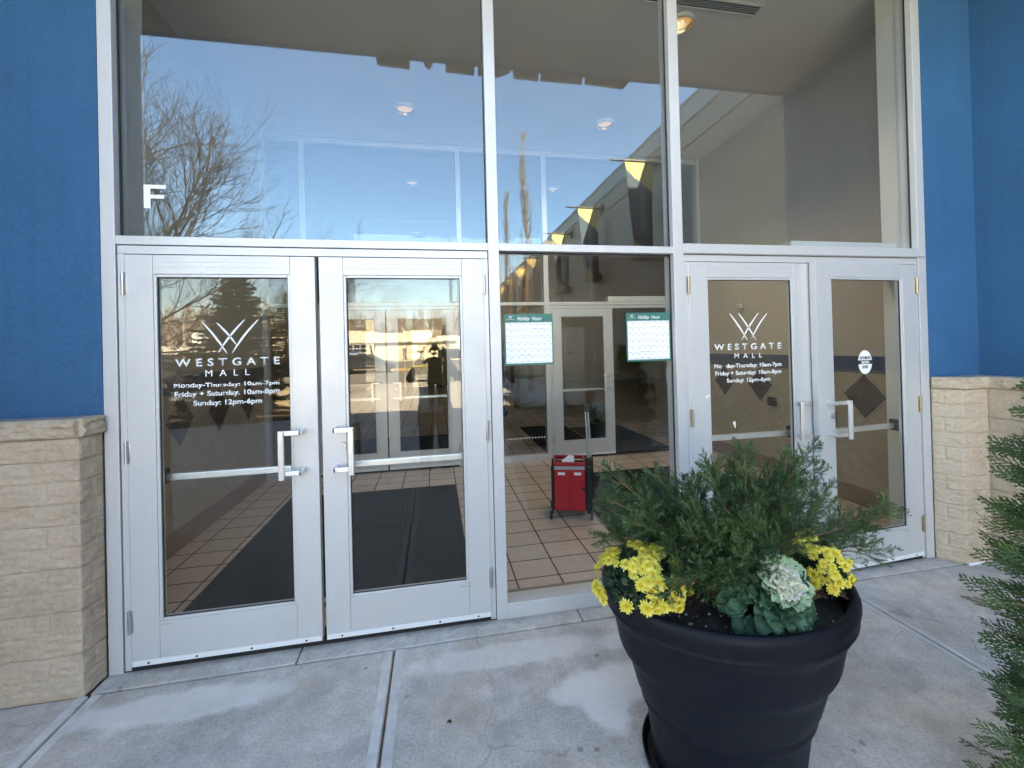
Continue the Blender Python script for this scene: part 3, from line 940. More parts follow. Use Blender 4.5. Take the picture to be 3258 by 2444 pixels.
# ------------------------------------------------------------------ holiday hours posters
def poster(x0, zt):
    W_, H_ = .307, .312
    t = thing('poster', '', 'poster', (x0, .0475, zt), group='green calendar posters')
    b = MB(); b.box(0, W_, -.0008, 0, -H_, 0); b.build('sheet', M['green'], t)
    px0, px1, pz0, pz1 = .010, W_ - .008, -H_ + .012, -.052
    b = MB(); b.box(px0, px1, -.0012, -.0009, pz0, pz1); b.build('calendar_panel', M['vinyl'], t)
    b = MB(); cw = (px1 - px0) / 7; hh = .009; rh = (pz1 - hh - pz0) / 6
    for i in range(1, 7): b.box(px0 + i * cw - .0005, px0 + i * cw + .0005, -.0015, -.0013, pz0 + .004, pz1 - hh)
    for j in range(0, 6): b.box(px0 + .003, px1 - .003, -.0015, -.0013, pz1 - hh - j * rh - .0004, pz1 - hh - j * rh + .0004)
    b.build('calendar_grid', M['poster_line'], t)
    nums = [24, 25, 26, 27, 28, 29, 30] + list(range(1, 32)) + [1, 2, 3, 4]
    for j in range(6):
        row = nums[j * 7:j * 7 + 7]
        for i, n_ in enumerate(row):
            s_ = str(n_); wd = .0045 * len(s_)
            xr = px0 + (i + 1) * cw - .003
            text_mesh('calendar_date', s_, M['poster_text'], t, xr - wd, xr, pz1 - hh - j * rh - .009, .006, -.0013, depth=.0002, bold=.03)
    b = MB()
    for j in range(6):
        for i in range(7):
            xl = px0 + i * cw + .003
            n2 = 2 if (j, i) in ((0, 4), (0, 5), (4, 2), (4, 3), (5, 2), (5, 3)) else 1
            for q in range(n2):
                z = pz1 - hh - (j + 1) * rh + .006 + q * .005
                for k in range(5): b.box(xl + k * .0056, xl + k * .0056 + .0044, -.0015, -.0013, z, z + .0026)
    o = b.build('calendar_rule', M['ink'], t); o['kind'] = 'stuff'
    for i in range(7): MB().box(px0 + i * cw + .008, px0 + (i + 1) * cw - .008, -.0015, -.0013, pz1 - .006, pz1 - .0035).build('weekday_rule', M['ink'], t)
    text_mesh('heading', 'Holiday', M['vinyl'], t, .083, .163, -.040, .024, -.0009, depth=.0003, bold=.012, shear=.35)
    text_mesh('heading', 'Hours', M['vinyl'], t, .175, .236, -.040, .024, -.0009, depth=.0003, bold=.012, shear=.35)
    text_mesh('poster_name', 'WESTGATE', M['vinyl'], t, .018, .066, -.0355, .0045, -.0009, depth=.0003, space=1.3)
    k = .105
    logo(t, [(.042 + (a - 2.065) * k * .95, -.0285 + (b_ - 1.62) * k, .042 + (c - 2.065) * k * .95, -.0285 + (d - 1.62) * k, e) for a, b_, c, d, e in
             ((1.923, 1.795, 2.052, 1.614, .0004), (1.988, 1.799, 2.119, 1.612, .0004), (2.141, 1.798, 2.009, 1.618, -.0005), (2.207, 1.795, 2.082, 1.625, -.0005))], -.0012, 0, w0=.0009, name='poster_logo')
    return t


p1 = poster(.410, 1.809)
p1['label'] = 'green and white calendar poster on the middle pane, next to the plain glass door'
p2 = copy_tree(p1); p2.location = (1.200, .0475, 1.809)
p2['label'] = 'green and white calendar poster on the middle pane, nearer the propped doors'

# ------------------------------------------------------------------ vestibule and the mall beyond
b = MB(); b.box(-2.13, 3.99, .03, 3.4, -.1, 0); tag(b.build('floor', M['floor_tile']), kind='structure', label='tan rectangular floor tiles of the vestibule')
b = MB(); b.box(-9, 11, 3.4, 17, -.1, 0); tag(b.build('mall_floor', M['floor_tile']), kind='structure')
b = MB(); b.bbox(XA1 + .004, XB0 - .004, .118, .272, 0, .012, .003); tag(b.build('curb_tile', mat('taupe_curb_tile', (.25, .21, .18), .45, var=.1)), 'taupe tile strip along the foot of the middle pane inside', 'tile strip')
b = MB(); b.box(-2.13, 3.99, .116, 3.24, ZT, ZT + .03); tag(b.build('ceiling', M['ceiling']), kind='structure')
b = MB(); b.box(-9, 11, 3.36, 17, 4.36, 4.42); tag(b.build('mall_ceiling', M['ceiling']), kind='structure')


def side_wall(x, s, lab):
    """s=+1: room lies toward +x of the wall"""
    t = thing('vestibule_wall', lab, 'wall', (x, 1.7, 0))

    def bx(x0, x1, y0, y1, z0, z1): return MB().box(*sorted((s * x0, s * x1)), y0 - 1.7, y1 - 1.7, z0, z1)
    bx(-.12, 0, .25, 3.3, 0, 4.4).build('plaster', M['int_wall'], t)
    # return beside the frame and its white jamb lining
    if s > 0: r = MB().box(0, .465, .2515 - 1.7, .262 - 1.7, 0, 4.36); jl = MB().box(.447, .525, .117 - 1.7, .25 - 1.7, 0, 4.36)
    else: r = MB().box(-.45, 0, .2515 - 1.7, .262 - 1.7, 0, 4.36); jl = MB().box(-.52, -.442, .117 - 1.7, .25 - 1.7, 0, 4.36)
    r.build('return', M['int_wall'], t); jl.build('jamb_lining', M['int_white'], t)
    w_ = MB().box(*sorted((0, s * .012)), .263 - 1.7, 3.235 - 1.7, .18, 1.28)
    o = w_.build('wainscot', M['wall_tile'], t)
    # shift object coordinates so the tile pattern keeps its place
    MB().box(*sorted((0, s * .016)), .263 - 1.7, 3.235 - 1.7, 1.281, 1.44).build('border_band', M['border_tile'], t)
    MB().bbox(*sorted((0, s * .02)), .263 - 1.7, 3.235 - 1.7, 0, .179, .003).build('skirting', M['base_tile'], t)
    for yc in (.843, 1.49, 2.137, 2.784):
        h = .213
        d = MB(); d.prism([(yc - 1.7 - .157 * 1.25, 1.06), (yc - 1.7, 1.06 - h), (yc - 1.7 + .157 * 1.25, 1.06), (yc - 1.7, 1.06 + h)], 'x', s * .0121, s * .0155)
        d.build('diamond_tile', M['diamond'], t, fixn=True)
    return t


side_wall(-2.12, 1, 'tiled vestibule wall with dark diamonds seen through the hours door at left')
side_wall(3.98, -1, 'tiled vestibule wall with dark diamonds behind the propped doors')
for (y, z, wd, lab, c) in ((1.93, .87, .1, 'dark square push plate on the tiled wall seen through the right hours door', 'black'), (1.16, .83, .07, 'dark outlet cover on the tiled wall behind the propped door handle', 'black'), (2.42, 2.07, .06, 'small white wall box above the right hours lettering', 'int_white')):
    t = thing('wall_box', lab, 'wall box', (3.96, y, z))
    b = MB(); b.bbox(-.035, .008, -wd / 2, wd / 2, -wd / 2, wd / 2, .004); b.build('cover', M[c], t)
    b = MB(); b.bbox(-.039, -.0351, -wd * .32, wd * .32, -wd * .3, wd * .3, .002); b.build('face', mat('box_face_' + c + str(wd), (.05, .045, .045) if c == 'black' else (.5, .5, .47), .35), t)

# mats
def floor_mat(lab, x0, x1, y0, y1, z=0.0, m='mat_fabric', seams=(), rim=True):
    t = thing('floor_mat', lab, 'mat', ((x0 + x1) / 2, (y0 + y1) / 2, z))
    a, c = (x1 - x0) / 2, (y1 - y0) / 2
    b = MB()
    xs = [-a] + [s for s in seams] + [a]
    for i in range(len(xs) - 1):
        ys = [-c, 0.0, c] if len(seams) else [-c, c]
        for j in range(len(ys) - 1):
            b.bbox(xs[i] + .003, xs[i + 1] - .003, ys[j] + .003, ys[j + 1] - .003, .001, .011, .004)
    b.build('carpet', M[m], t)
    b = MB(); b.bbox(-a - .012, a + .012, -c - .012, c + .012, 0, .006, .002); b.build('border', M['rubber'], t)
    return t


floor_mat('large charcoal mat on the tiles inside the left pair of doors', -1.58, .19, .48, 2.5, seams=(.36,))
floor_mat('charcoal mat on the tiles inside the propped pair of doors, behind the planter', 1.46, 3.38, .47, 2.52, seams=(.2,))
floor_mat('dark mat in the mall behind the closed pair of inner doors', -1.5, .25, 3.45, 5.4)
floor_mat('dark mat in the mall just past the closed inner door', 1.60, 2.47, 3.75, 5.65)
floor_mat('blue grey mat in the mall past the open inner door', 2.52, 3.5, 3.42, 5.3, m='mat_blue')

# downlights
M['lamp'] = emit_mat('warm_lamp_face', (1, .62, .26), .036)
M['lampcone'] = mat('gold_reflector_cone', (.75, .52, .25), .25, metal=.9)


def downlight(x, y, z, lab):
    t = thing('downlight', lab, 'ceiling light', (x, y, z), group='round ceiling downlights')
    b = MB(); b.lathe([(.12, .025), (.118, -.006), (.1, -.007), (.098, .0)], n=32); b.build('trim_ring', M['int_white'], t, smooth=True)
    b = MB(); b.lathe([(.098, -.001), (.095, .012), (.085, .025)], n=32); b.build('reflector', M['lampcone'], t, smooth=True)
    b = MB(); b.lathe([(.085, .0249), (.001, .0249)], n=24); b.build('lamp_face', M['lamp'], t)
    if 3 < y < 10: return t
    ld = bpy.data.lights.new('lamp_glow', 'SPOT'); ld.energy = (5.0 if x > 0 else 1.2) if y < 3 else (5.0 if y > 10 else .12); ld.color = (1, .88, .72); ld.spot_size = R(120); ld.spot_blend = .6; ld.shadow_soft_size = .05
    lo = bpy.data.objects.new('lamp_glow', ld); COL.objects.link(lo); lo.parent = t; lo.location = (0, 0, -.012)
    return t


for (x, y, lab) in ((-.28, 2.44, 'round downlight glowing through the sky reflection in the left tall pane'), (2.136, 2.44, 'pale round downlight seen in the middle tall pane'),
                    (2.136, .80, 'golden downlight at the top beside the ceiling vent')):
    downlight(x, y, ZT - .0256, lab)
for (x, y, lab) in ((-.31, 4.6, 'far downlight mirrored low in the left tall pane'), (2.09, 4.6, 'far pale downlight above the calendar posters'), (-.37, 7.6, 'tiny downlight just above the transom'),
                    (1.2, 10.5, 'mall downlight deep inside behind the calendar poster')):
    downlight(x, y, 4.334, lab)
# real openings are shallow cans recessed in the ceiling; the linear diffuser beside them
t = thing('ceiling_vent', 'long slotted ceiling vent at the top beside the golden downlight', 'vent', (2.2, .585, ZT))
b = MB(); b.bbox(-.52, .52, -.06, -.042, -.012, 0, .002); b.bbox(-.52, .52, .042, .06, -.012, 0, .002); b.bbox(-.52, -.5, -.042, .042, -.012, 0, .002); b.bbox(.5, .52, -.042, .042, -.012, 0, .002)
b.build('frame', M['int_white'], t)
b = MB(); b.box(-.5, .5, -.042, .042, -.002, -.0005); b.build('backing', M['gap'], t)
for q in (-.02, 0.0, .02):
    b = MB(); b.bbox(-.5, .5, q - .004, q + .004, -.010, -.003, .001); b.build('vane', mat('grey_vane', (.3, .3, .29), .5) if q < -.01 else bpy.data.materials['grey_vane'], t)

# the mall beyond: walls, a lit corridor end, a passer-by
t = thing('mall_interior_wall', 'warm lit mall wall far behind the inner doors', 'wall', (1, 16, 0))
M['warmwall'] = mat('ochre_wall', (.42, .31, .15), .8, var=.1, vscale=1)
b = MB(); b.box(-10, 10, 0, .1, 0, 4.36); b.box(-9.9, -9.8, -12.6, 0, 0, 4.36); b.box(9.8, 9.9, -12.6, 0, 0, 4.36); b.build('plaster', M['warmwall'], t)
b = MB(); b.box(-10, -3.14, -12.7, -12.6, 0, 4.35); b.box(3.1, 10, -12.7, -12.6, 0, 4.35); b.build('shop_wall', M['int_wall'], t)
t = thing('mall_column', 'brown square column in the mall behind the inner doors', 'column', (2.35, 8.2, 0))
b = MB(); b.bbox(-.3, .9, -.3, .3, 0, 4.36, .01); b.build('shaft', mat('brown_column', (.16, .12, .09), .6), t)
b = MB(); b.bbox(-.33, .93, -.33, .33, 0, .2, .006); b.build('base', M['base_tile'], t)
t = thing('potted_plant', 'small dark potted bush beside the open inner door', 'plant', (2.62, 4.1, 0))
b = MB(); b.lathe([(.001, .0), (.11, 0), (.15, .28), (.16, .3), (.14, .3), (.13, .27), (.001, .27)], n=24); b.build('pot', M['rubber'], t, smooth=True)
b = MB(); rr = random.Random(3)
for i in range(900):
    d = Vector((rr.gauss(0, 1), rr.gauss(0, 1), rr.gauss(0, 1))).normalized(); p = Vector((0, 0, .45)) + d * (.2 * rr.random() ** .4)
    a = Vector((rr.gauss(0, 1), rr.gauss(0, 1), rr.gauss(0, 1))).normalized() * .03; c = a.cross(d).normalized() * .014
    b.add([p - a, p + c, p + a, p - c], [(0, 1, 2, 3)])
b.build('foliage', M['juniper'], t)
# safety dots across the inner middle pane
b = MB()
t = thing('safety_dots', 'row of white dots stuck low across the inner middle pane', 'decal', (.95, 3.2885, .315))
for i in range(26):
    x = -.54 + i * .043
    k = MB()
    if i % 2: k.prism([(x + .011 * math.cos(a * PI / 8), .011 * math.sin(a * PI / 8)) for a in range(16)], 'y', 0, .0008)
    else: k.box(x - .009, x + .009, 0, .0008, -.009, .009)
    k.build('dot', M['vinyl'], t, fixn=True)

# ------------------------------------------------------------------ red rolling cart
t = thing('rolling_cart', 'red folding crate cart on wheels standing on the vestibule tiles', 'cart', (1.045, 1.315, 0), R(-17))
W_, DP = .305, .27
b = MB()
b.bbox(.012, W_ - .012, .0, .016, .075, .452, .004)
for cx_ in (.078, .227):
    for (z0, z1) in ((.10, .195), (.215, .30), (.315, .435)):
        b.bbox(cx_ - .058, cx_ + .058, -.005, .001, z0, z1, .003)
b.bbox(W_ / 2 - .006, W_ / 2 + .006, -.006, .001, .08, .45, .003)
b.build('front_panel', M['red'], t)
b = MB(); b.bbox(.012, W_ - .012, DP - .016, DP, .075, .47, .004); b.bbox(.0, .012, .01, DP - .01, .075, .45, .003); b.bbox(W_ - .012, W_, .01, DP - .01, .075, .45, .003); b.bbox(.012, W_ - .012, .017, DP - .017, .07, .085, .003)
b.build('side_panel', M['black'], t)
for cx_ in (.078, .227):
    b = MB(); b.bbox(cx_ - .032, cx_ + .032, -.0072, -.0052, .405, .43, .001); b.build('label_card', M['paper'], t)
b = MB(); b.bbox(.012, W_ - .012, -.002, .012, .454, .484, .003); b.build('clear_window', M['smoke'], t)
b = MB(); b.bbox(.004, W_ - .004, -.006, .016, .486, .522, .005); b.bbox(.004, .02, .017, DP, .486, .522, .005); b.bbox(W_ - .02, W_ - .004, .017, DP, .486, .522, .005); b.bbox(.02, W_ - .02, DP - .016, DP, .486, .522, .005)
b.build('rim', M['reddark'], t)
for x_ in (-.018, W_ + .002):
    b = MB(); b.bbox(x_, x_ + (.017 if x_ < 0 else .045), -.004, .03, .05, .485, .004); b.bbox(x_, x_ + (.017 if x_ < 0 else .045), DP - .03, DP + .004, .05, .485, .004); b.build('corner_post', M['black'], t)
b = MB(); b.bbox(W_ - .04, W_ + .002, -.012, -.0055, .265, .295, .003); b.build('latch', M['black'], t)
for (x_, y_) in ((-.022, -.01), (W_ + .04, -.01), (-.022, DP), (W_ + .04, DP)):
    k = MB(); k.tube([(x_ - .011, y_, .036), (x_ + .011, y_, .036)], .036, 20); wl = k.build('wheel', M['rubber'], t, auto=40)
    k = MB(); k.tube([(x_ - .0125, y_, .036), (x_ + .0125, y_, .036)], .014, 12); k.build('hub', M['smoke'], wl, auto=40)
b = MB(); b.bbox(W_ + .004, W_ + .075, DP * .45, DP * .8, .36, .53, .006); b.build('handle_socket', M['black'], t)
for q in (0, .026):
    b = MB(); b.tube([(W_ + .026 + q, DP * .55 + q * .8, .50), (W_ + .022 + q, DP * .55 + q * .8, .74)], .0105, 12); b.tube([(W_ + .022 + q, DP * .55 + q * .8, .74), (W_ + .012 + q, DP * .55 + q * .8, 1.0)], .009, 12); b.build('handle_pole', M['alu_bar'], t, auto=40)
b = MB(); b.bbox(W_ - .006, W_ + .058, DP * .42, DP * .75, .965, 1.04, .012); b.build('handle_grip', M['black'], t)
pp = thing('paper_stack', 'white papers sticking up out of the red cart', 'papers', (1.2, 1.35, .52))
b = MB(); b.add([(-.05, 0, -.09), (.06, .0, -.09), (.065, .03, .015), (.03, .035, .04), (-.05, .02, -.005)], [(0, 1, 2, 3, 4)])
b.add([(-.05, .012, -.09), (.075, .012, -.09), (.078, .045, .028), (.02, .05, .03)], [(0, 1, 2, 3)])
o = b.build('sheet', M['paper'], pp); sm = o.modifiers.new('thickness', 'SOLIDIFY'); sm.thickness = .003

# ------------------------------------------------------------------ big planter
PX, PY = 1.05, -1.02
pl = thing('planter', 'large round black resin planter with moulded bands, full of juniper and yellow mums', 'planter', (PX, PY, 0), -.06)
SX, SY = .454, .368
prof = [(.001, .012), (.525, .012), (.535, .018), (.542, .03), (.562, .08), (.582, .125)]
prof += [(r, .7265 - (.66 - z) * .93) for r, z in ((.53, .02), (.545, .05), (.585, .10), (.63, .148), (.648, .16), (.662, .166), (.672, .176), (.678, .192), (.675, .2), (.69, .212), (.715, .235), (.75, .29), (.78, .335), (.80, .36), (.822, .372), (.842, .382), (.858, .396), (.872, .414), (.882, .44), (.895, .475),
        (.908, .505), (.918, .525), (.93, .536), (.95, .545), (.962, .56), (.985, .575), (.987, .579), (.982, .582), (.99, .60), (1.0, .625), (1.0, .642), (.99, .656), (.97, .664), (.945, .666), (.925, .66), (.912, .645), (.905, .62), (.89, .55), (.86, .50), (.001, .50)) if (z > .12 or (r < .01 and z > .4))]
prof = [(r + (.048 * max(0, 1 - z / .5) if r > .3 else 0), z) for r, z in prof]
b = MB(); b.lathe([(r, z) for r, z in prof], n=96, sx=SX, sy=SY)
b.build('pot', M['pot'], pl, smooth=True)
b = MB(); ns = 48
vs = []; fs = []
for j in range(14):
    for k in range(ns):
        r = .885 * j / 13; a = 2 * PI * k / ns
        x, y = r * SX * math.cos(a), r * SY * math.sin(a)
        vs.append((x, y, .655 + .02 * noise.fractal(Vector((x * 14, y * 14, 0)), 1, 2, 5) + .02 * (1 - r)))
for j in range(13):
    for k in range(ns): fs.append((j * ns + k, (j + 1) * ns + k, (j + 1) * ns + (k + 1) % ns, j * ns + (k + 1) % ns))
b.add(vs, fs)
soil = b.build('soil', M['soil'], pl, smooth=True)
b = MB(); rr = random.Random(5)
for i in range(230):
    a = rr.random() * 2 * PI; r = .85 * math.sqrt(rr.random())
    x, y = r * SX * math.cos(a), r * SY * math.sin(a); s_ = rr.uniform(.0012, .0034)
    z = .667 + .02 * (1 - r) + .018 * noise.fractal(Vector((x * 14, y * 14, 0)), 1, 2, 5)
    b.box(x - s_, x + s_, y - s_ * .7, y + s_ * .7, z - s_, z + s_ * .6)
b.build('grit', M['perlite'], soil)['kind'] = 'stuff'
sa = thing('saucer', 'black plastic saucer under the large planter, holding dirt', 'saucer', (PX - .012, PY + .02, 0), -.06)
b = MB(); b.lathe([(.001, .002), (.60, .002), (.62, .012), (.64, .05), (.652, .052), (.655, .046), (.635, .006), (.62, .0), (.001, .0)], n=72, sx=.445, sy=.40); b.build('tray', M['pot'], sa, smooth=True)
b = MB(); b.lathe([(.61, .016), (.5, .018), (.001, .018)], n=48, sx=.445, sy=.40); b.build('dirt', M['soil'], sa)


# ------------------------------------------------------------------ plants
def sliver(V_, F_, p, d, nrm, ln, wd):
    """a thin two-segment leaf blade"""
    s_ = d.cross(nrm)
    if s_.length < 1e-6: s_ = d.orthogonal()
    s_.normalize(); s_ *= wd
    i = len(V_)
    m_ = p + d * ln * .5 + nrm * ln * .06
    V_ += [p - s_ * .6, p + s_ * .6, m_ + s_, m_ - s_, p + d * ln]
    F_ += [(i, i + 1, i + 2, i + 3), (i + 3, i + 2, i + 4)]


def rv(r): return Vector((r.gauss(0, 1), r.gauss(0, 1), r.gauss(0, 1))).normalized()


JT = [(-.536, .012, .49), (-.462, -.002, .554), (-.325, .02, .564), (-.489, -.091, .442), (-.166, .039, .504), (-.061, .019, .589), (.043, 0.0, .603), (.216, .016, .553), (.323, -.004, .568), (.334, -.053, .57), (.134, -.11, .457), (.382, -.061, .42), (.518, -.086, .356), (.638, -.108, .37), (.515, -.084, .242), (-.185, -.194, .511), (-.331, -.214, .444), (-.132, -.251, .467), (-.379, -.158, .367), (-.196, -.286, .375), (-.333, -.261, .337), (-.092, -.258, .38), (-.273, -.27, .32), (-.403, -.247, .30), (-.547, .015, .359), (.249, .152, .441), (.126, .222, .41), (.478, .111, .396), (.583, .045, .255), (-.459, .14, .426), (-.404, -.059, .502), (-.261, .009, .435), (.116, -.201, .38), 
      (-.2, .25, .42), (.3, .2, .3), (-.4, .2, .3), (.0, .3, .3), (.1, .05, .5), (-.1, .1, .5), (.25, .08, .48), (-.28, -.1, .46), (0, -.1, .48)]


def juniper(root, seed):
    """arching limbs that carry feathery plumes of fine forked shoots"""
    r = random.Random(seed)
    V_, F_ = [], []
    stems = MB()

    def shoot(p, d, ln, lvl):
        e_ = p + d * ln
        if e_.x > -.16 and e_.x < .2 and e_.y < -.1 and e_.z < .285 + .5 * (e_.y + .1): return
        m_ = max(4, int(ln / .0075))
        q = p.copy(); nn = rv(r); bend = rv(r) * .05 + Vector((0, 0, .035))
        for u in range(m_):
            d = (d + bend + rv(r) * .05).normalized()
            q2 = q + d * ln / m_
            i0 = len(V_); sd = d.cross(nn).normalized() * (.00105 - .0005 * u / m_)
            V_.extend([q - sd, q + sd, q2 + sd * .8, q2 - sd * .8]); F_.append((i0, i0 + 1, i0 + 2, i0 + 3))
            t = u / m_
            for sg in (1, -1):
                if r.random() < .22: continue
                bd = (d + (d.cross(nn) * sg + nn * r.uniform(-.9, .9)).normalized() * r.uniform(.45, .8)).normalized()
                if lvl == 0 and r.random() < .55 and u > 0: shoot(q2, bd, ln * .42 * (1.15 - t) * r.uniform(.6, 1.1) + .006, 1)
                else: sliver(V_, F_, q2, bd, nn, r.uniform(.007, .015) * (1.15 - .5 * t), .00085)
            q = q2
        sliver(V_, F_, q, d, nn, .009, .0008)

    for (tx, ty, tz) in JT:
        for rep in range(2):
            T_ = Vector((tx, ty, tz - .035)) + rv(r) * (.0 if rep == 0 else r.uniform(.03, .09))
            B_ = Vector((r.uniform(-.09, .09), r.uniform(-.06, .06), 0))
            h = Vector((T_.x, T_.y, 0)).length
            c1 = B_.lerp(T_, .35) + Vector((0, 0, .08 + .05 * r.random())) + rv(r) * .03
            c2 = B_.lerp(T_, .75) + Vector((0, 0, .05 - .03 * r.random())) + rv(r) * .03
            n_ = 18; pts = []
            for k in range(n_ + 1):
                t = k / n_
                pts.append(B_ * (1 - t) ** 3 + c1 * 3 * t * (1 - t) ** 2 + c2 * 3 * t * t * (1 - t) + T_ * t ** 3 + (rv(r) * .004 if 0 < k else Vector()))
            stems.tube(pts, [.0052 * (1 - .86 * k / n_) + .0006 for k in range(n_ + 1)], 5, cap=False)
            k0 = int(n_ * (.3 if rep else .38))
            for k in range(k0, n_ + 1):
                t = (k - k0) / (n_ - k0)
                for s_ in range(3 if t < .85 else 4):
                    if r.random() < .18: continue
                    p = pts[k] if k == n_ else pts[k].lerp(pts[k + 1], r.random())
                    ax = (pts[min(k + 1, n_)] - pts[max(k - 1, 0)]).normalized()
                    d = (ax * r.uniform(.55, 1.2) + rv(r).cross(ax).normalized() * r.uniform(.45, .95)).normalized()
                    shoot(p, d, (.055 + .05 * math.sin(PI * min(1, .2 + t * .8))) * r.uniform(.55, 1.15) * (.8 if t > .85 else 1), 0)
    stems.build('stem', M['juniper_twig'], root, smooth=True)
    b = MB(); b.v = [v[:] for v in V_]; b.f = F_; b.m = [0] * len(F_)
    b.build('foliage', M['juniper'], root)


ju = thing('juniper', 'feathery dark green juniper bush growing in the middle of the black planter', 'shrub', (1.082, -1.05, .64))
juniper(ju, 11)
ju.scale = (.93, .96, .91)


def arborvitae(root, seed):
    r = random.Random(seed)
    V_, F_ = [], []
    stems = MB()
    H = 1.30
    stems.tube([(0, 0, 0), (.01, 0, .7), (0, .01, 1.4), (0, 0, H)], [.022, .018, .01, .003], 8)

    def spray(p, d, nrm, ln, lvl):
        m_ = max(5, int(ln / .0085))
        q = p.copy()
        side = d.cross(nrm).normalized()
        for u in range(m_):
            d2 = (d + Vector((0, 0, .01)) + rv(r) * .035).normalized()
            q2 = q + d2 * ln / m_
            sd = d2.cross(nrm).normalized() * (.0019 if lvl else .0023)
            i0 = len(V_)
            V_.extend([q - sd, q + sd, q2 + sd * .85, q2 - sd * .85]); F_.append((i0, i0 + 1, i0 + 2, i0 + 3))
            t = u / m_
            if u > 1:
                sg = 1 if u % 2 else -1
                bd = (d2 * .85 + side * sg * .62 + nrm * r.uniform(-.18, .18)).normalized()
                bl = ln * (.42 * (1 - t) + .08) * r.uniform(.75, 1.15)
                if lvl == 0: spray(q2, bd, nrm, bl, 1)
                else: sliver(V_, F_, q2, bd, nrm, max(.009, bl * .8), .0021)
            q = q2
        sliver(V_, F_, q, d, nrm, .012, .002)

    n_ = 360
    for i in range(n_):
        z = -.2 + (H + .18) * ((i + .5) / n_) ** 1.05
        rad = .30 * min(1, max(.04, (H - z) / .55)) ** .8 + (.05 * max(0, .35 - z))
        rad *= r.uniform(.45, 1.08)
        az = i * 2.399963 + r.uniform(-.2, .2)
        o = Vector((math.cos(az), math.sin(az), 0))
        sp_ = r.uniform(.09, .15)
        st = Vector((0, 0, z - .06)); en = o * max(.01, rad - sp_ * .75) + Vector((0, 0, z + r.uniform(-.02, .05)))
        stems.tube([st, st.lerp(en, .5) + Vector((0, 0, .015)), en], [.004, .003, .0016], 4, cap=False)
        for q in range(3):
            d = (o * .95 + Vector((0, 0, r.uniform(-.1, .55))) + Vector((-o.y, o.x, 0)) * r.uniform(-.6, .6)).normalized()
            nrm = d.cross(rv(r)).normalized()
            nrm = (nrm + Vector((-o.y, o.x, 0)) * .7); nrm = (nrm - d * nrm.dot(d)).normalized()
            spray(st.lerp(en, r.uniform(.35, 1)), d, nrm, sp_ * r.uniform(.75, 1.05), 0)
    stems.build('stem', M['juniper_twig'], root, smooth=True)
    b = MB(); b.v = [v[:] for v in V_]; b.f = F_; b.m = [0] * len(F_)
    b.build('foliage', M['arbor'], root)


ar = thing('arborvitae', 'upright evergreen shrub with flat scaly sprays at the right edge', 'shrub', (1.99, -1.51, .28))
arborvitae(ar, 21)
ap = thing('shrub_pot', 'black pot holding the upright evergreen shrub', 'planter', (1.99, -1.51, 0))
b = MB(); b.lathe([(.001, .0), (.10, 0), (.125, .25), (.135, .26), (.135, .29), (.125, .29), (.12, .27), (.001, .268)], n=40); b.build('pot', M['pot'], ap, smooth=True)
b = MB(); b.lathe([(.122, .272), (.001, .276)], n=24); b.build('soil', M['soil'], ap)

# chrysanthemums
PETALS = []
for vari in range(4):
    r = random.Random(40 + vari)
    V_, F_ = [], []
    for ring, (n_, ln, el, z0) in enumerate(((16, .027, 8, 0), (14, .023, 24, .002), (11, .017, 46, .004), (7, .011, 66, .005))):
        for k in range(n_):
            a = 2 * PI * (k + r.uniform(-.25, .25) + ring * .5) / n_
            e = R(el + r.uniform(-14, 10)); l_ = ln * r.uniform(.82, 1.1)
            o = Vector((math.cos(a), math.sin(a), 0)); sd = Vector((-o.y, o.x, 0))
            d = o * math.cos(e) + Vector((0, 0, math.sin(e)))
            p0 = o * .003 + Vector((0, 0, z0)); i = len(V_)
            wv = .0034 * r.uniform(.85, 1.15)
            up_ = Vector((0, 0, 1)); dr = -.0035 if ring < 2 else 0
            V_ += [p0 - sd * .0012, p0 + sd * .0012, p0 + d * l_ * .55 + sd * wv + up_ * .001, p0 + d * l_ * .55 - sd * wv + up_ * .001, p0 + d * l_ * .9 + sd * wv * .7 + up_ * dr, p0 + d * l_ * .9 - sd * wv * .7 + up_ * dr, p0 + d * l_ + up_ * dr * 1.4]
            F_ += [(i, i + 1, i + 2, i + 3), (i + 3, i + 2, i + 4, i + 5), (i + 5, i + 4, i + 6)]
    me = bpy.data.meshes.new('petals'); me.from_pydata([v[:] for v in V_], [], F_); me.materials.append(M['petal']); PETALS.append(me)
eye = MB(); eye.lathe([(.0005, .0095), (.0035, .009), (.005, .006), (.0045, .003)], n=10)
eyeo = eye.build('eye', M['mumeye'], None, smooth=True); EYE = eyeo.data; bpy.data.objects.remove(eyeo)


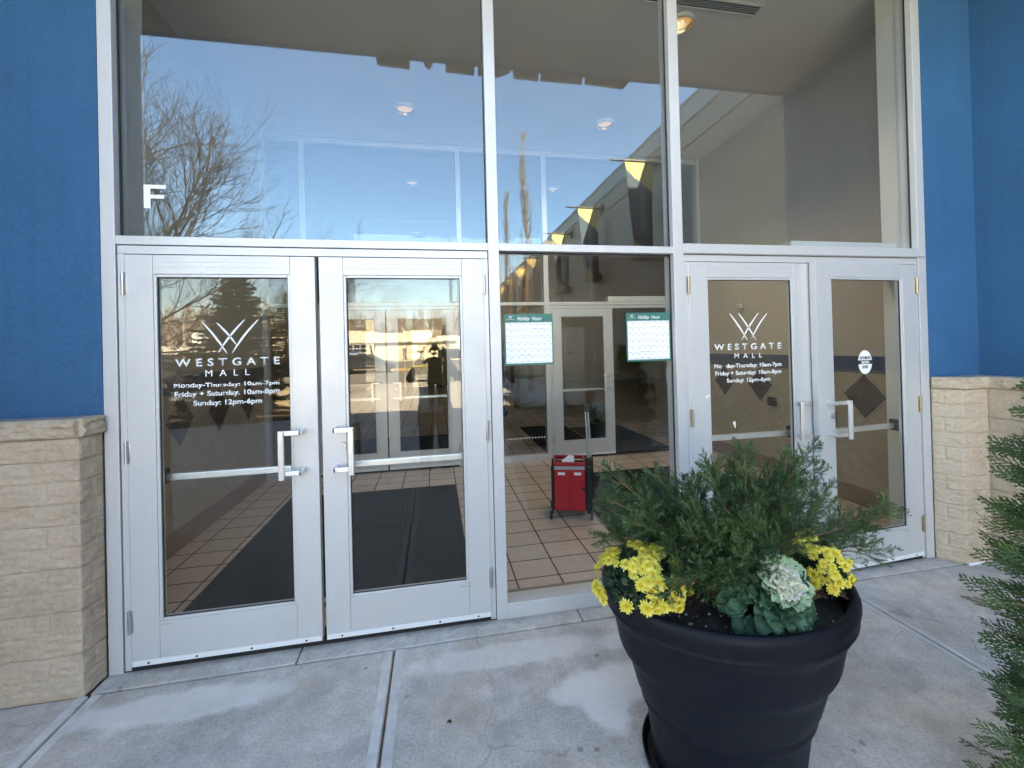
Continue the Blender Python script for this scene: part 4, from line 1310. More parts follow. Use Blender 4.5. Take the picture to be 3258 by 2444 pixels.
def mum(lab, c, rx, ry, rz, n_, seed, face, skip=None):
    t = thing('chrysanthemum', lab, 'flowers', c)
    r = random.Random(seed)
    b = MB()
    for i in range(1500):
        d = rv(r); d.z = abs(d.z) * 1.0 - .25
        p = Vector((d.x * rx, d.y * ry, d.z * rz)) * r.uniform(.45, .92)
        a = (rv(r) + d * .6).normalized(); nn = (rv(r) + d).normalized(); sd = a.cross(nn).normalized()
        l_ = r.uniform(.016, .032); w_ = l_ * .28
        b.add([p, p + a * l_ * .4 + sd * w_, p + a * l_ * .65 + sd * w_ * .55, p + a * l_, p + a * l_ * .65 - sd * w_ * .55, p + a * l_ * .4 - sd * w_], [(0, 1, 2, 3, 4, 5)])
    b.build('leaves', M['mumleaf'], t)
    b = MB()
    for i in range(26):
        a = r.random() * 6.28; q = r.random()
        b.tube([(0, 0, -rz * .9), (math.cos(a) * rx * .4 * q, math.sin(a) * ry * .4 * q, -rz * .2), (math.cos(a) * rx * .8 * q, math.sin(a) * ry * .8 * q, rz * .6)], .0018, 4, cap=False)
    b.build('stem', M['mumleaf'], t)
    F3 = Vector(face).normalized()
    k = 0; tries = 0; placed = []
    while k < n_ and tries < 6000:
        tries += 1
        d = rv(r)
        if d.z < -.25 or d.dot(F3) < -.15: continue
        p = Vector((d.x * rx, d.y * ry, d.z * rz)) * r.uniform(.95, 1.1)
        if any((p - q).length < .021 for q in placed): continue
        if noise.noise(p * 13 + Vector((seed, 0, 0))) < -.12: continue
        if skip and skip(p): continue
        placed.append(p)
        s_ = r.uniform(.5, .98)
        o = bpy.data.objects.new('blossom', PETALS[r.randrange(4)]); COL.objects.link(o); o.parent = t
        nd = (Vector((d.x / rx, d.y / ry, d.z / rz)).normalized() + F3 * .45 + rv(r) * .42).normalized()
        o.rotation_euler = (nd.to_track_quat('Z', 'Y') @ Vector((0, 0, 1)).rotation_difference(Vector((0, 0, 1)))).to_euler()
        o.location = p; o.scale = (s_,) * 3
        e = bpy.data.objects.new('eye', EYE); COL.objects.link(e); e.parent = o
        k += 1
    return t


mum('yellow chrysanthemums spilling over the left rim of the black planter', (.672, -1.125, .802), .15, .125, .10, 72, 3, (-.35, -.8, .45))
mum('yellow chrysanthemums at the right rim of the black planter behind the cabbage', (1.362, -1.135, .77), .07, .11, .12, 38, 9, (.1, -.85, .4))


# ornamental cabbage
def ruffled_leaf(b, base, out, upv, ln, wd, ruff, seed, curl=0.0, mi=0):
    r = random.Random(seed)
    side = out.cross(upv).normalized()
    nu, nv = 9, 15
    vs = []
    ph = r.random() * 6.28
    for i in range(nu + 1):
        u = i / nu
        w_ = wd * (math.sin(PI * min(1, u * .78 + .14)) ** .7)
        cen = base + out * ln * u + upv * (ln * (.18 * math.sin(u * PI * .8) + curl * u * u))
        for j in range(nv + 1):
            v = j / nv * 2 - 1
            e = max(abs(v), u * .98) ** 3
            rf = ruff * e * (math.sin(v * 17 + ph) + .6 * math.sin(v * 29 + u * 9 + ph * 2) + math.sin(u * 15 * (1 if v > 0 else 1.2) + ph)) * .6
            vs.append(cen + side * w_ * v * (1 - .12 * u) + upv * (rf + wd * .35 * v * v) + out * ruff * e * math.sin(v * 23 + ph) * .6)
    fs = []
    for i in range(nu):
        for j in range(nv):
            q = i * (nv + 1) + j
            fs.append((q, q + 1, q + nv + 2, q + nv + 1))
    b.add(vs, fs, mi)


kc = thing('ornamental_cabbage', 'ornamental cabbage with a cream ruffled heart and green outer leaves in the planter', 'cabbage', (1.062, -1.205, .745))
AX = Vector((-.10, -.72, .69)).normalized()
A1 = AX.orthogonal().normalized(); A2 = AX.cross(A1)
outer, mid, inner = MB(), MB(), MB()
r = random.Random(2)
stalk = MB(); stalk.tube([(0, 0, -.03), AX * .07, AX * .13], [.02, .018, .014], 10); stalk.build('stalk', M['kale_out'], kc)
NO = 105
for k in range(NO):
    lay = k / NO
    a = 2 * PI * (k * .618034 + r.uniform(-.05, .05))
    o = A1 * math.cos(a) + A2 * math.sin(a)
    h = .012 + .125 * lay
    rad0 = .098 * (1 - lay) ** .8 + .016
    d = (o * 1.0 + AX * (-.42 + .92 * lay) + Vector((0, 0, -.12 * (1 - lay)))).normalized()
    upv = (AX * .9 + o * .35); upv = (upv - d * upv.dot(d)).normalized()
    ruffled_leaf(outer, AX * h + o * rad0 + Vector((0, 0, .0)), d, upv, r.uniform(.046, .062), r.uniform(.024, .033), .0062, k, curl=-.2 + .3 * lay)
for k in range(20):
    a = 2 * PI * k * .618; o = A1 * math.cos(a) + A2 * math.sin(a)
    d = (o + AX * .5).normalized(); upv = (AX - d * AX.dot(d)).normalized()
    ruffled_leaf(mid, AX * .132 + o * .02, d, upv, .066 * r.uniform(.85, 1.15), .03, .006, 200 + k)
for k in range(46):
    a = 2 * PI * (k * .618); lay = k / 46; o = A1 * math.cos(a) + A2 * math.sin(a)
    d = (o * (1 - .75 * lay) + AX * (.45 + 1.1 * lay)).normalized(); upv = (AX - d * AX.dot(d) * .98).normalized()
    ruffled_leaf(inner, AX * (.143 + .016 * lay) + o * .018 * (1 - lay), d, upv, (.05 - .014 * lay) * r.uniform(.85, 1.1), .026 - .006 * lay, .0085, 400 + k)
outer.build('outer_leaves', M['kale_out'], kc, smooth=True); mid.build('middle_leaves', M['kale_mid'], kc, smooth=True); inner.build('heart', M['kale_in'], kc, smooth=True)

# dry leaves in the planter and on the pavement
LABS = ('curled brown leaf lying against the right rim inside the planter', 'flat brown leaf on the soil beside the cabbage', 'small dry leaf between the cabbage and the right mum', 'brown leaf half buried at the right edge of the soil', 'torn tan leaf on the soil under the right mum')
r = random.Random(8)
for i, lab in enumerate(LABS):
    b = MB(); l_ = r.uniform(.05, .075); w_ = l_ * .32; vs = []; nu, nv = 8, 6
    cu = r.uniform(.2, .5)
    for u in range(nu + 1):
        for v in range(nv + 1):
            t = u / nu; q = v / nv * 2 - 1
            ww = w_ * math.sin(PI * (t * .9 + .05)) ** .8 * (1 + .2 * math.sin(t * 22))
            vs.append((l_ * (t - .5), ww * q, l_ * cu * (q * q * .5 + .3 * math.sin(t * 3 + i))))
    fs = [(u * (nv + 1) + v, u * (nv + 1) + v + 1, (u + 1) * (nv + 1) + v + 1, (u + 1) * (nv + 1) + v) for u in range(nu) for v in range(nv)]
    b.add(vs, fs)
    o = b.build('dry_leaf', M['deadleaf'], smooth=True)
    o.location = (1.30 + r.uniform(-.03, .08), -1.17 + r.uniform(-.06, .06), .682 + .01 * i); o.rotation_euler = (r.uniform(-.6, .6), r.uniform(-.6, .6), r.uniform(0, 6))
    tag(o, lab, 'leaf', 'dry leaves in the planter')
for (x, y, lab) in ((.02, -.62, 'tiny dark leaf scrap on the pavement in front of the middle pane'),):
    b = MB(); b.add([(-.012, 0, .002), (0, -.008, .008), (.013, -.002, .002), (.004, .01, .006)], [(0, 1, 2, 3)]); o = b.build('leaf_scrap', M['soil']); o.location = (x, y, .003)
    md = o.modifiers.new('thickness', 'SOLIDIFY'); md.thickness = .001
    tag(o, lab, 'leaf')

# ------------------------------------------------------------------ banners on the wing
M['ban_y'] = leaf_mat('yellow_banner_cloth', (.86, .62, .27), (.9, .68, .33), .8, .3, 2)
M['ban_n'] = leaf_mat('navy_banner_cloth', (.10, .125, .15), (.12, .15, .175), .8, .25, 2)
M['ban_w'] = mat('banner_lettering', (.6, .6, .58), .7)
M['iron'] = mat('dark_iron_bracket', (.035, .033, .035), .6)


def banner(y, words, lab, boxed=False):
    t = thing('wall_banner', lab, 'banner', (4.60, y, 0), group='banners along the wing wall')
    zt, zb = 5.36, 3.34
    b = MB(); b.tube([(0, 0, zt), (-1.02, 0, zt)], .022, 10); b.build('arm', M['iron'], t, auto=40)
    b = MB(); b.tube([(.0, 0, zt), (-.03, 0, zt)], .13, 20); b.build('wall_plate', M['iron'], t, auto=40)
    b = MB(); b.tube([(0, 0, zb), (-.62, 0, zb)], .022, 10); b.tube([(-.02, 0, zb - .13), (-.07, 0, zb - .16), (-.1, 0, zb - .05), (-.05, 0, zb)], .014, 6)
    b.build('arm', M['iron'], t, auto=40)
    # floodlight on the lower arm
    b = MB(); b.prism([(-.40, zb + .03), (-.1, zb + .03), (-.08, zb + .19), (-.30, zb + .19)], 'y', .05, .2); b.build('flood_lamp', M['iron'], t)
    nz = 24
    ztop, zbot = zt + .02, zb + .02

    def edge(q):          # q 0 top .. 1 bottom -> x range
        return -.70 + .18 * q, -.10 - .03 * q
    yel, nav = MB(), MB()
    nu = 14
    for j in range(nz * 2):
        q0, q1 = j / (nz * 2), (j + 1) / (nz * 2)
        for i in range(nu):
            vs = []
            for (q, u) in ((q0, i / nu), (q0, (i + 1) / nu), (q1, (i + 1) / nu), (q1, i / nu)):
                a, c = edge(q)
                x = a + (c - a) * u
                vs.append((x, .012 * math.sin(q * 9 + u * 5 + y) * (q * (1 - q) * 4) + .024 * (1 if q < .02 else 0), ztop - (ztop - zbot) * q))
            qm, um = (q0 + q1) / 2, (i + .5) / nu
            top = qm < .10 + .24 * um
            bot = qm > .80 - .0 + .14 * um
            (yel if top or bot else nav).add(vs, [(0, 1, 2, 3)])
    for nm, mb, mm in (('banner_cloth', nav, 'ban_n'), ('banner_cloth', yel, 'ban_y')):
        o = mb.build(nm, M[mm], t)
        sdm = o.modifiers.new('thickness', 'SOLIDIFY'); sdm.thickness = .004
    if words:
        h = .115 if boxed else .12
        n_ = len(words)
        z0 = zb + .58; ln = {12: 1.02, 6: .46}.get(n_, .9)
        text_mesh('banner_lettering', words, M['ban_w'], t, z0, z0 + ln, -.40, h, .02, depth=.003, orient='up_y', bold=.03 if boxed else 0)
        if boxed:
            b = MB()
            for (a, c, d, e) in ((-.44, -.23, z0 - .05, z0 - .035), (-.44, -.23, z0 + ln + .035, z0 + ln + .05), (-.44, -.425, z0 - .035, z0 + ln + .035), (-.245, -.23, z0 - .035, z0 + ln + .035)):
                b.box(a, c, .02, .023, d, e)
            b.build('lettering_box', M['ban_w'], t)
    return t


banner(-5.42, 'Golden Nails', 'biggest yellow and navy banner mirrored beside the second frame bar from the right')
banner(-8.33, 'SU    S.', 'yellow and navy banner second along the taupe wing, mostly hidden lettering SU')
banner(-10.93, "DICK'S", 'yellow and navy banner third along the taupe wing with a boxed word')
banner(-16.8, '', 'small far wordless banner mirrored beside the slim tree trunk, the larger of two')
banner(-20.2, '', 'smallest far banner on the wing at the left edge of the middle pane')


# ------------------------------------------------------------------ trees behind the camera (mirrored in the glass)
def bare_tree(name, lab, loc, trunk_r, first, levels, seed, spread=.55, up_=.25, lean=(0, 0, 1), kids=(3, 4), lscale=.72, twig=True, cat='tree', limbs=None, group=None, tipmat=True):
    t = thing(name, lab, cat, loc, group=group)
    r = random.Random(seed)
    trunk, crown = MB(), MB()

    def grow(p, d, ln, rad, lvl):
        n_ = 5 if lvl < 3 else 4
        pts = [p.copy()]; dd = d.copy(); q = p.copy()
        for k in range(n_):
            dd = (dd + rv(r) * (.08 + .026 * lvl) + Vector((0, 0, up_ * .12))).normalized()
            q = q + dd * ln / n_
            pts.append(q.copy())
        rr_ = [rad * (1 - .45 * k / n_) for k in range(n_ + 1)]
        if lvl >= levels: rr_[-1] = rad * .25
        (trunk if lvl < 2 else crown).tube(pts, rr_, 7 if lvl < 2 else (5 if lvl < 4 else 3), cap=lvl < 1)
        if lvl >= levels: return
        nk = r.randint(*kids) + (1 if lvl == 0 else 0)
        for k in range(nk):
            f_ = r.uniform(.35, 1.0) if k else 1.0
            i0 = min(n_ - 1, int(f_ * n_)); pp_ = pts[i0].lerp(pts[i0 + 1], f_ * n_ - i0) if f_ < 1 else pts[-1]
            ang = spread * r.uniform(.55, 1.25) * (1 if k else .45)
            ax = dd.cross(rv(r)).normalized()
            nd = Matrix.Rotation(ang, 3, ax) @ dd
            nd = (nd + Vector((0, 0, up_ * r.uniform(.2, .8)))).normalized()
            grow(pp_, nd, ln * lscale * r.uniform(.75, 1.15), rad * (.55 if k else .72) * r.uniform(.85, 1.05), lvl + 1)
    if limbs:
        trunk.tube([(0, 0, 0), (0, .02, first * .5), (0, 0, first)], [trunk_r * 1.25, trunk_r, trunk_r * .95], 12)
        for (d, ln, rad) in limbs: grow(Vector((0, 0, first * .96)), Vector(d).normalized(), ln, rad, 1)
    else:
        grow(Vector((0, 0, 0)), Vector(lean), first, trunk_r, 0)
    trunk.build('trunk', M['bark'], t, smooth=True)
    crown.build('crown', M['bark_red'] if tipmat else M['bark'], t)
    return t


bare_tree('bare_tree', 'large leafless tree with a wide fan of branches mirrored in the left panes', (-8.9, -9.7, 0), .17, 1.7, 7, 4, spread=.6, up_=.2, kids=(3, 4), lscale=.72, tipmat=False,
          limbs=[((.12, 0, 1), 2.9, .085), ((.6, .12, .85), 2.6, .065), ((-.5, .2, .9), 2.5, .07), ((1.0, -.1, .42), 1.9, .045), ((-.3, -.6, .8), 2.3, .06), ((.35, .6, .8), 2.2, .06), ((-1, 0, .5), 2.0, .05), ((.9, .1, .75), 2.6, .055), ((.35, -.1, 1), 2.8, .06), ((1, .1, -.06), 2.7, .045), ((.9, -.3, .02), 2.6, .04), ((1, .3, -.12), 2.3, .035)])


def poplar(lab, loc, h, seed):
    t = thing('columnar_tree', lab, 'tree', loc, group='slim leafless trees by the wing')
    r = random.Random(seed); trunk, crown = MB(), MB()
    pts = [Vector((.05 * math.sin(z * 1.3 + seed), .05 * math.cos(z * 1.1), z)) for z in np.linspace(0, h, 16)]
    trunk.tube(pts, [.10 * (1 - .93 * k / 15) + .004 for k in range(16)], 8)
    for i in range(150):
        f_ = .14 + .84 * r.random() ** .85; k = min(14, int(f_ * 15)); p = pts[k].lerp(pts[k + 1], f_ * 15 - k)
        a = r.random() * 6.28; o = Vector((math.cos(a), math.sin(a), 0))
        ln = (1.25 * (1 - f_) + .25) * r.uniform(.5, 1.1)
        q = [p, p + o * ln * .22 + Vector((0, 0, ln * .4)), p + o * ln * .28 + Vector((0, 0, ln))]
        crown.tube(q, [.016 * (1.2 - f_), .009, .002], 4, cap=False)
        for s_ in range(4):
            b0 = q[1].lerp(q[2], r.random()); d = (o * r.uniform(-.3, .6) + rv(r) * .4 + Vector((0, 0, 1))).normalized()
            crown.tube([b0, b0 + d * r.uniform(.12, .4)], [.005, .0015], 3, cap=False)
    trunk.build('trunk', M['bark_red'], t, smooth=True); crown.build('crown', M['bark_red'], t)
    return t


poplar('slim upright leafless tree mirrored in the middle pane, the tall one rising above the transom', (3.25, -12.0, 0), 9.2, 1)
poplar('slim upright leafless tree further along the wing, shorter and fainter', (3.3, -15.9, 0), 8.6, 2)


def spruce(name, lab, loc, h, rad, seed, m='spruce', n_l=34):
    t = thing(name, lab, 'tree', loc)
    r = random.Random(seed); tr, cr = MB(), MB()
    tr.tube([(0, 0, 0), (0, 0, h)], [.09 * h / 5, .012], 8)
    V_, F_ = [], []
    for l_ in range(n_l):
        f_ = l_ / n_l
        z = h * (.05 + .93 * f_)
        R_ = rad * (1 - f_) ** .85 * r.uniform(.62, 1.2) + .05
        nb = int(9 + 9 * (1 - f_))
        for k in range(nb):
            a = 2 * PI * (k + r.random()) / nb
            o = Vector((math.cos(a), math.sin(a), 0)); ln = R_ * r.uniform(.72, 1.15)
            p0 = Vector((0, 0, z)); n_ = max(4, int(ln / .07))
            for u in range(1, n_ + 1):
                q = u / n_
                p = p0 + o * ln * q + Vector((0, 0, -.22 * ln * q + .18 * ln * q * q))
                for s_ in range(9):
                    d = (o * r.uniform(.2, 1) + Vector((-o.y, o.x, 0)) * r.uniform(-1, 1) + Vector((0, 0, r.uniform(-.25, .4)))).normalized()
                    sliver(V_, F_, p, d, rv(r), r.uniform(.07, .17), .017)
            tr.tube([p0, p0 + o * ln * .95 + Vector((0, 0, -.05 * ln))], [.015, .004], 4, cap=False)
    tr.build('trunk', M['bark'], t); b = MB(); b.v = [v[:] for v in V_]; b.f = F_; b.m = [0] * len(F_); b.build('foliage', M[m], t)
    return t


spruce('spruce_tree', 'dark spruce mirrored behind the white hours lettering of the left door', (-5.05, -9.5, -.05), 4.0, 1.55, 5)
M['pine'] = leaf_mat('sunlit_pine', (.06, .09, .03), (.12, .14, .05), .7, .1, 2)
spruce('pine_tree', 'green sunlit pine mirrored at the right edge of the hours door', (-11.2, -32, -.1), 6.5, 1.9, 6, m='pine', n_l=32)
bare_tree('bare_tree', 'small reddish leafless tree mirrored beside the green pine', (-13.6, -36, -.1), .12, 2.2, 4, 9, spread=.6, kids=(3, 4))
for i, (x, y, lab) in enumerate(((-8.6, -58, 'thin leafless tree in front of the cream building tower'), (-2.2, -56, 'small leafless tree before the cream garage door'), (1.4, -55, 'small leafless tree at the end of the cream building'))):
    bare_tree('bare_tree', lab, (x, y, -.1), .09, 1.1, 4, 30 + i, spread=.5, kids=(3, 4), tipmat=True)
b = MB()
b.prism([(-11, -13.2), (-3.4, -12.4), (-2.7, -10.2), (-3.2, -8.2), (-6.2, -7.6), (-11, -7.9)], 'z', -.02, .02)
tag(b.build('planting_bed', mat('bark_mulch', (.1, .06, .04), .95, var=.4, vscale=12, bump=.02, bscale=30)), kind='structure')
bt = MB(); bm = bmesh.new(); bmesh.ops.create_icosphere(bm, subdivisions=4, radius=1)
for v in bm.verts:
    d = 1 + .28 * noise.fractal(v.co * 1.1 + Vector((4, 1, 2)), 1, 2, 5)
    v.co = Vector((v.co.x * .55 * d, v.co.y * .4 * d, max(-.1, v.co.z * .46 * d)))
bt.add([v.co[:] for v in bm.verts], [[v.index for v in f.verts] for f in bm.faces]); bm.free()
o = bt.build('boulder', mat('tan_boulder', (.36, .3, .22), .9, var=.25, vscale=3, bump=.02, bscale=12), smooth=True); o.location = (-4.05, -9.75, .1)
tag(o, 'tan boulder mirrored at the lower right of the hours lettering', 'boulder')

# ------------------------------------------------------------------ across the parking lot
M['cream'] = mat('cream_render', (.7, .66, .56), .85, var=.06, vscale=.5)
M['pane_dark'] = mat('dark_window', (.03, .035, .04), .15)
t = thing('garage_building', 'long sunlit cream building with a ribbed tower across the parking lot', 'building', (-4, -66, -.25))
b = MB(); b.box(-14, -5.6, -12, 0, 0, 5.0); b.box(-5.6, -1, -12, -.3, 0, 4.6); b.box(-1, 3.4, -12, -.3, 0, 4.9); b.box(3.4, 9.0, -12, -.3, 0, 3.9); b.box(-26, -14, -12, -.6, 0, 4.4); b.build('wall', M['cream'], t)
b = MB()
for k in range(4): b.bbox(-6.55 + k * .27, -6.33 + k * .27, .0, .22, 3.2, 6.6, .03)
b.box(-6.6, -5.45, -.5, .0, 3.2, 6.6); b.build('tower', M['cream'], t)
b = MB(); b.box(-26, 7.4, -.3, .28, 3.02, 3.18); b.build('awning', mat('grey_awning', (.5, .48, .45), .6), t)
b = MB()
for k in range(6): b.bbox(-5.9 + k * .001, -5.6, .01, .2, 0, 3.0, .02) if k == 0 else None
b.build('pier', M['cream'], t)
b = MB(); b.box(-9.6, -6.6, .003, .05, .15, 2.9); win = b.build('glass_garage_door', M['pane_dark'], t)
b = MB()
for k in range(4): b.box(-9.62 + k, -9.55 + k, .05, .09, .15, 2.9)
for k in range(5): b.box(-9.6, -6.6, .09, .11, .15 + k * .66, .22 + k * .66)
b.build('muntin', M['vinyl'], win)
b = MB(); b.box(-9.4, -7.75, .115, .13, .3, 1.75); sg = b.build('lease_sign', mat('sign_blue', (.03, .09, .25), .5), t)
for i, wd in enumerate(('Space', 'For', 'Lease')): text_mesh('sign_lettering', wd, M['vinyl'], sg, 7.95, 8.0 + .26 * len(wd), 1.3 - .42 * i, .28, .132, depth=.004, orient='back', bold=.02)
b = MB(); b.box(.1, 2.2, -.298, -.25, .1, 2.4); gd = b.build('garage_door', mat('white_garage_door', (.7, .68, .6), .6), t)
b = MB()
for k in range(3): b.box(.3 + k * .65, .78 + k * .65, -.25, -.235, 1.25, 1.55)
b.build('window', M['pane_dark'], gd)
b = MB(); b.box(-1.0, -.5, -.298, -.24, .1, 2.1); b.build('door', M['pane_dark'], t)
t = thing('low_building', 'low white building beside the light pole far across the lot', 'building', (-33, -62, -.25))
b = MB(); b.box(-4, 4.5, -8, 0, 0, 3.2); b.build('wall', mat('white_render', (.62, .6, .55), .85), t)
b = MB(); b.box(-1.2, .2, -4, -2.6, 3.2, 5.0); b.build('rooftop_sign', M['vinyl'], t)
b = MB(); b.box(-3.2, -1.4, 0.002, .04, .1, 1.6); b.box(.5, 3.6, .002, .04, .8, 1.9); b.build('window', M['pane_dark'], t)
t = thing('light_pole', 'pale parking lot light pole mirrored above the letter W', 'lamp post', (-22.3, -40, -.1))
b = MB(); b.tube([(0, 0, 0), (0, 0, 5.0)], [.09, .06], 10); b.build('pole', mat('galvanised_pole', (.5, .48, .42), .6), t)
b = MB(); b.bbox(-.5, .5, -.12, .12, 4.98, 5.1, .03); b.build('lamp_head', M['soffit'], t)
b = MB(); b.tube([(0, 0, 0), (0, 0, .45)], .22, 12); b.build('base', M['concrete'], t)
t = thing('road_sign', 'small white sign on a post near the red car', 'sign', (-15.2, -44, -.1))
b = MB(); b.tube([(0, 0, 0), (0, 0, 2.2)], .03, 8); b.build('post', M['steel'], t)
b = MB(); b.bbox(-.28, .28, -.015, .015, 1.6, 2.3, .01); b.build('plate', M['vinyl'], t)
# kerb island with worn yellow paint
b = MB(); b.bbox(-9.5, -.5, -33.2, -32.4, -.1, .04, .03)
tag(b.build('kerb', mat('worn_yellow_kerb', (.55, .42, .14), .9, var=.5, vscale=2.5)), kind='structure')
b = MB(); b.bbox(-30, 12, -63.5, -60.5, -.1, .05, .03); tag(b.build('far_verge', mat('dry_verge', (.2, .16, .07), .95, var=.3, vscale=.8)), kind='structure')
b = MB(); b.bbox(-30, 12, -60.45, -60.1, -.1, .03, .03); tag(b.build('far_kerb', M['cream']), kind='structure')


def car(name, lab, loc, rz, colr, kind='sedan'):
    t = thing(name, lab, 'car', loc, R(rz), 'parked cars in the lot')
    m = mat('car_paint_%.2f_%.2f' % (colr[0], colr[1]), colr, .25, spec=.6)
    if kind == 'pickup':
        pr = [(-2.7, .42), (-2.72, .95), (-1.0, 1.0), (-.95, 1.02), (-.75, 1.72), (.65, 1.76), (1.25, 1.12), (2.5, 1.02), (2.68, .8), (2.68, .42)]
        gls = [(-.72, 1.1), (-.6, 1.64), (.58, 1.67), (1.02, 1.12)]
    elif kind == 'suv':
        pr = [(-2.25, .4), (-2.28, 1.0), (-2.0, 1.62), (.3, 1.68), (1.05, 1.08), (2.1, .98), (2.28, .75), (2.28, .4)]
        gls = [(-2.0, 1.08), (-1.85, 1.54), (.22, 1.58), (.85, 1.1)]
    else:
        pr = [(-2.25, .38), (-2.28, .85), (-1.6, .95), (-.9, 1.4), (.4, 1.42), (1.2, .95), (2.1, .82), (2.26, .62), (2.26, .38)]
        gls = [(-1.35, .96), (-.82, 1.33), (.34, 1.34), (1.0, .97)]
    b = MB(); b.prism(pr, 'y', -.88, .88); o = b.build('body', m, t, fixn=True)
    bv = o.modifiers.new('bevel', 'BEVEL'); bv.width = .07; bv.segments = 3; bv.limit_method = 'ANGLE'
    b = MB(); b.prism(gls, 'y', -.895, .895); b.build('side_window', M['pane_dark'], t, fixn=True)
    for x in (-1.45, 1.45):
        for s_ in (-1, 1):
            k = MB(); k.tube([(x, s_ * .72, .33), (x, s_ * .92, .33)], .34, 20); wl = k.build('wheel', M['rubber'], t, auto=40)
            k = MB(); k.tube([(x, s_ * .925, .33), (x, s_ * .935, .33)], .2, 14); k.build('rim', M['steel'], wl)
    for s_ in (-1, 1):
        k = MB(); k.bbox(pr[-2][0] - .06, pr[-2][0] + .02, s_ * .62 - .16, s_ * .62 + .16, pr[-2][1] - .12, pr[-2][1] + .02, .02); k.build('headlight', M['vinyl'], t)
    return t


car('pickup_truck', 'dark grey pickup mirrored left of the lettering Monday', (-13.1, -19.2, -.1), 4, (.07, .07, .072), 'pickup')
car('parked_car', 'red car mirrored at the right edge of the hours door', (-15.9, -41.5, -.1), 10, (.45, .01, .015))
car('parked_car', 'red car mirrored behind the word WESTGATE at left', (-24.5, -45, -.1), 0, (.35, .02, .03), 'suv')
car('parked_car', 'dark car mirrored at the photographer elbow', (-5.2, -30.5, -.1), 2, (.04, .045, .055))
car('parked_car', 'black suv mirrored at the photographer shoulder', (2.6, -52, -.1), 0, (.015, .015, .016), 'suv')
car('parked_car', 'white car mirrored right of the photographer', (4.6, -32, -.1), 35, (.75, .75, .75))

# wooded hills
def ridge(y, z0, amp, seed, name, m, depth=30):
    b = MB(); n_ = 220; vs = []
    for i in range(n_ + 1):
        x = -190 + 300 * i / n_
        h = z0 + amp * noise.fractal(Vector((x * .02, seed, 0)), 1, 2, 6)
        vs += [(x, y, -.5), (x, y - depth, h), (x, y - depth * 2.5, h * .95)]
    fs = []
    for i in range(n_):
        q = i * 3
        fs += [(q, q + 3, q + 4, q + 1), (q + 1, q + 4, q + 5, q + 2)]
    b.add(vs, fs)
    return tag(b.build(name, m, smooth=True), kind='structure')


M['wood'] = mat('brown_woodland', (.085, .07, .06), .95, var=.7, vscale=.45, bump=2.5, bscale=.6)
ridge(-120, 9.5, 4, 3.3, 'hills', M['wood'])
b = MB(); r = random.Random(77)
for i in range(620):
    x = r.uniform(-120, 60); y = -82 - r.random() * 60
    h = r.uniform(7.5, 12.5) * (1 + .12 * noise.noise(Vector((x * .06, 0, 0)))); z = max(0, (-y - 118) * .3)
    b.tube([(x, y, z - .3), (x + r.uniform(-.3, .3), y, z + h)], [.2, .05], 4, cap=False)
    for k in range(13):
        f_ = r.uniform(.25, .95); a = r.random() * 6.28; l_ = h * .26 * (1.2 - f_) + .5
        p = Vector((x, y, z + h * f_)); d = Vector((math.cos(a), math.sin(a), 1.1)).normalized()
        b.tube([p, p + d * l_], [.1, .03], 3, cap=False)
        q = p + d * l_ * .5; d2 = (d + rv(r) * .7).normalized()
        b.tube([q, q + d2 * l_ * .6], [.06, .02], 3, cap=False)
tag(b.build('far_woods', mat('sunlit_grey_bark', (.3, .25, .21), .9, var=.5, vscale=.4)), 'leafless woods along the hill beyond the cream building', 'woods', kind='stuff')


# ------------------------------------------------------------------ people
def skin_body(name, J, E_, m, parent, sub=2):
    """one continuous body: joints with radii grown by a Skin modifier"""
    names = list(J)
    me = bpy.data.meshes.new(name)
    me.from_pydata([J[k][0] for k in names], [(names.index(a), names.index(c)) for a, c in E_], [])
    o = bpy.data.objects.new(name, me); COL.objects.link(o)
    sk = o.modifiers.new('skin', 'SKIN'); sk.use_smooth_shade = True
    for i, k in enumerate(names):
        rr_ = J[k][1]; rr_ = rr_ if hasattr(rr_, '__len__') else (rr_, rr_)
        me.skin_vertices[0].data[i].radius = rr_
        me.skin_vertices[0].data[i].use_root = (i == 0)
    sb = o.modifiers.new('sub', 'SUBSURF'); sb.levels = sub; sb.render_levels = sub
    bpy.context.view_layer.update()
    m2 = bpy.data.meshes.new_from_object(o.evaluated_get(bpy.context.evaluated_depsgraph_get()))
    bpy.data.objects.remove(o)
    m2.name = name; m2.materials.clear(); m2.materials.append(m)
    m2.polygons.foreach_set('use_smooth', [True] * len(m2.polygons))
    o = bpy.data.objects.new(name, m2); COL.objects.link(o); o.parent = parent
    return o


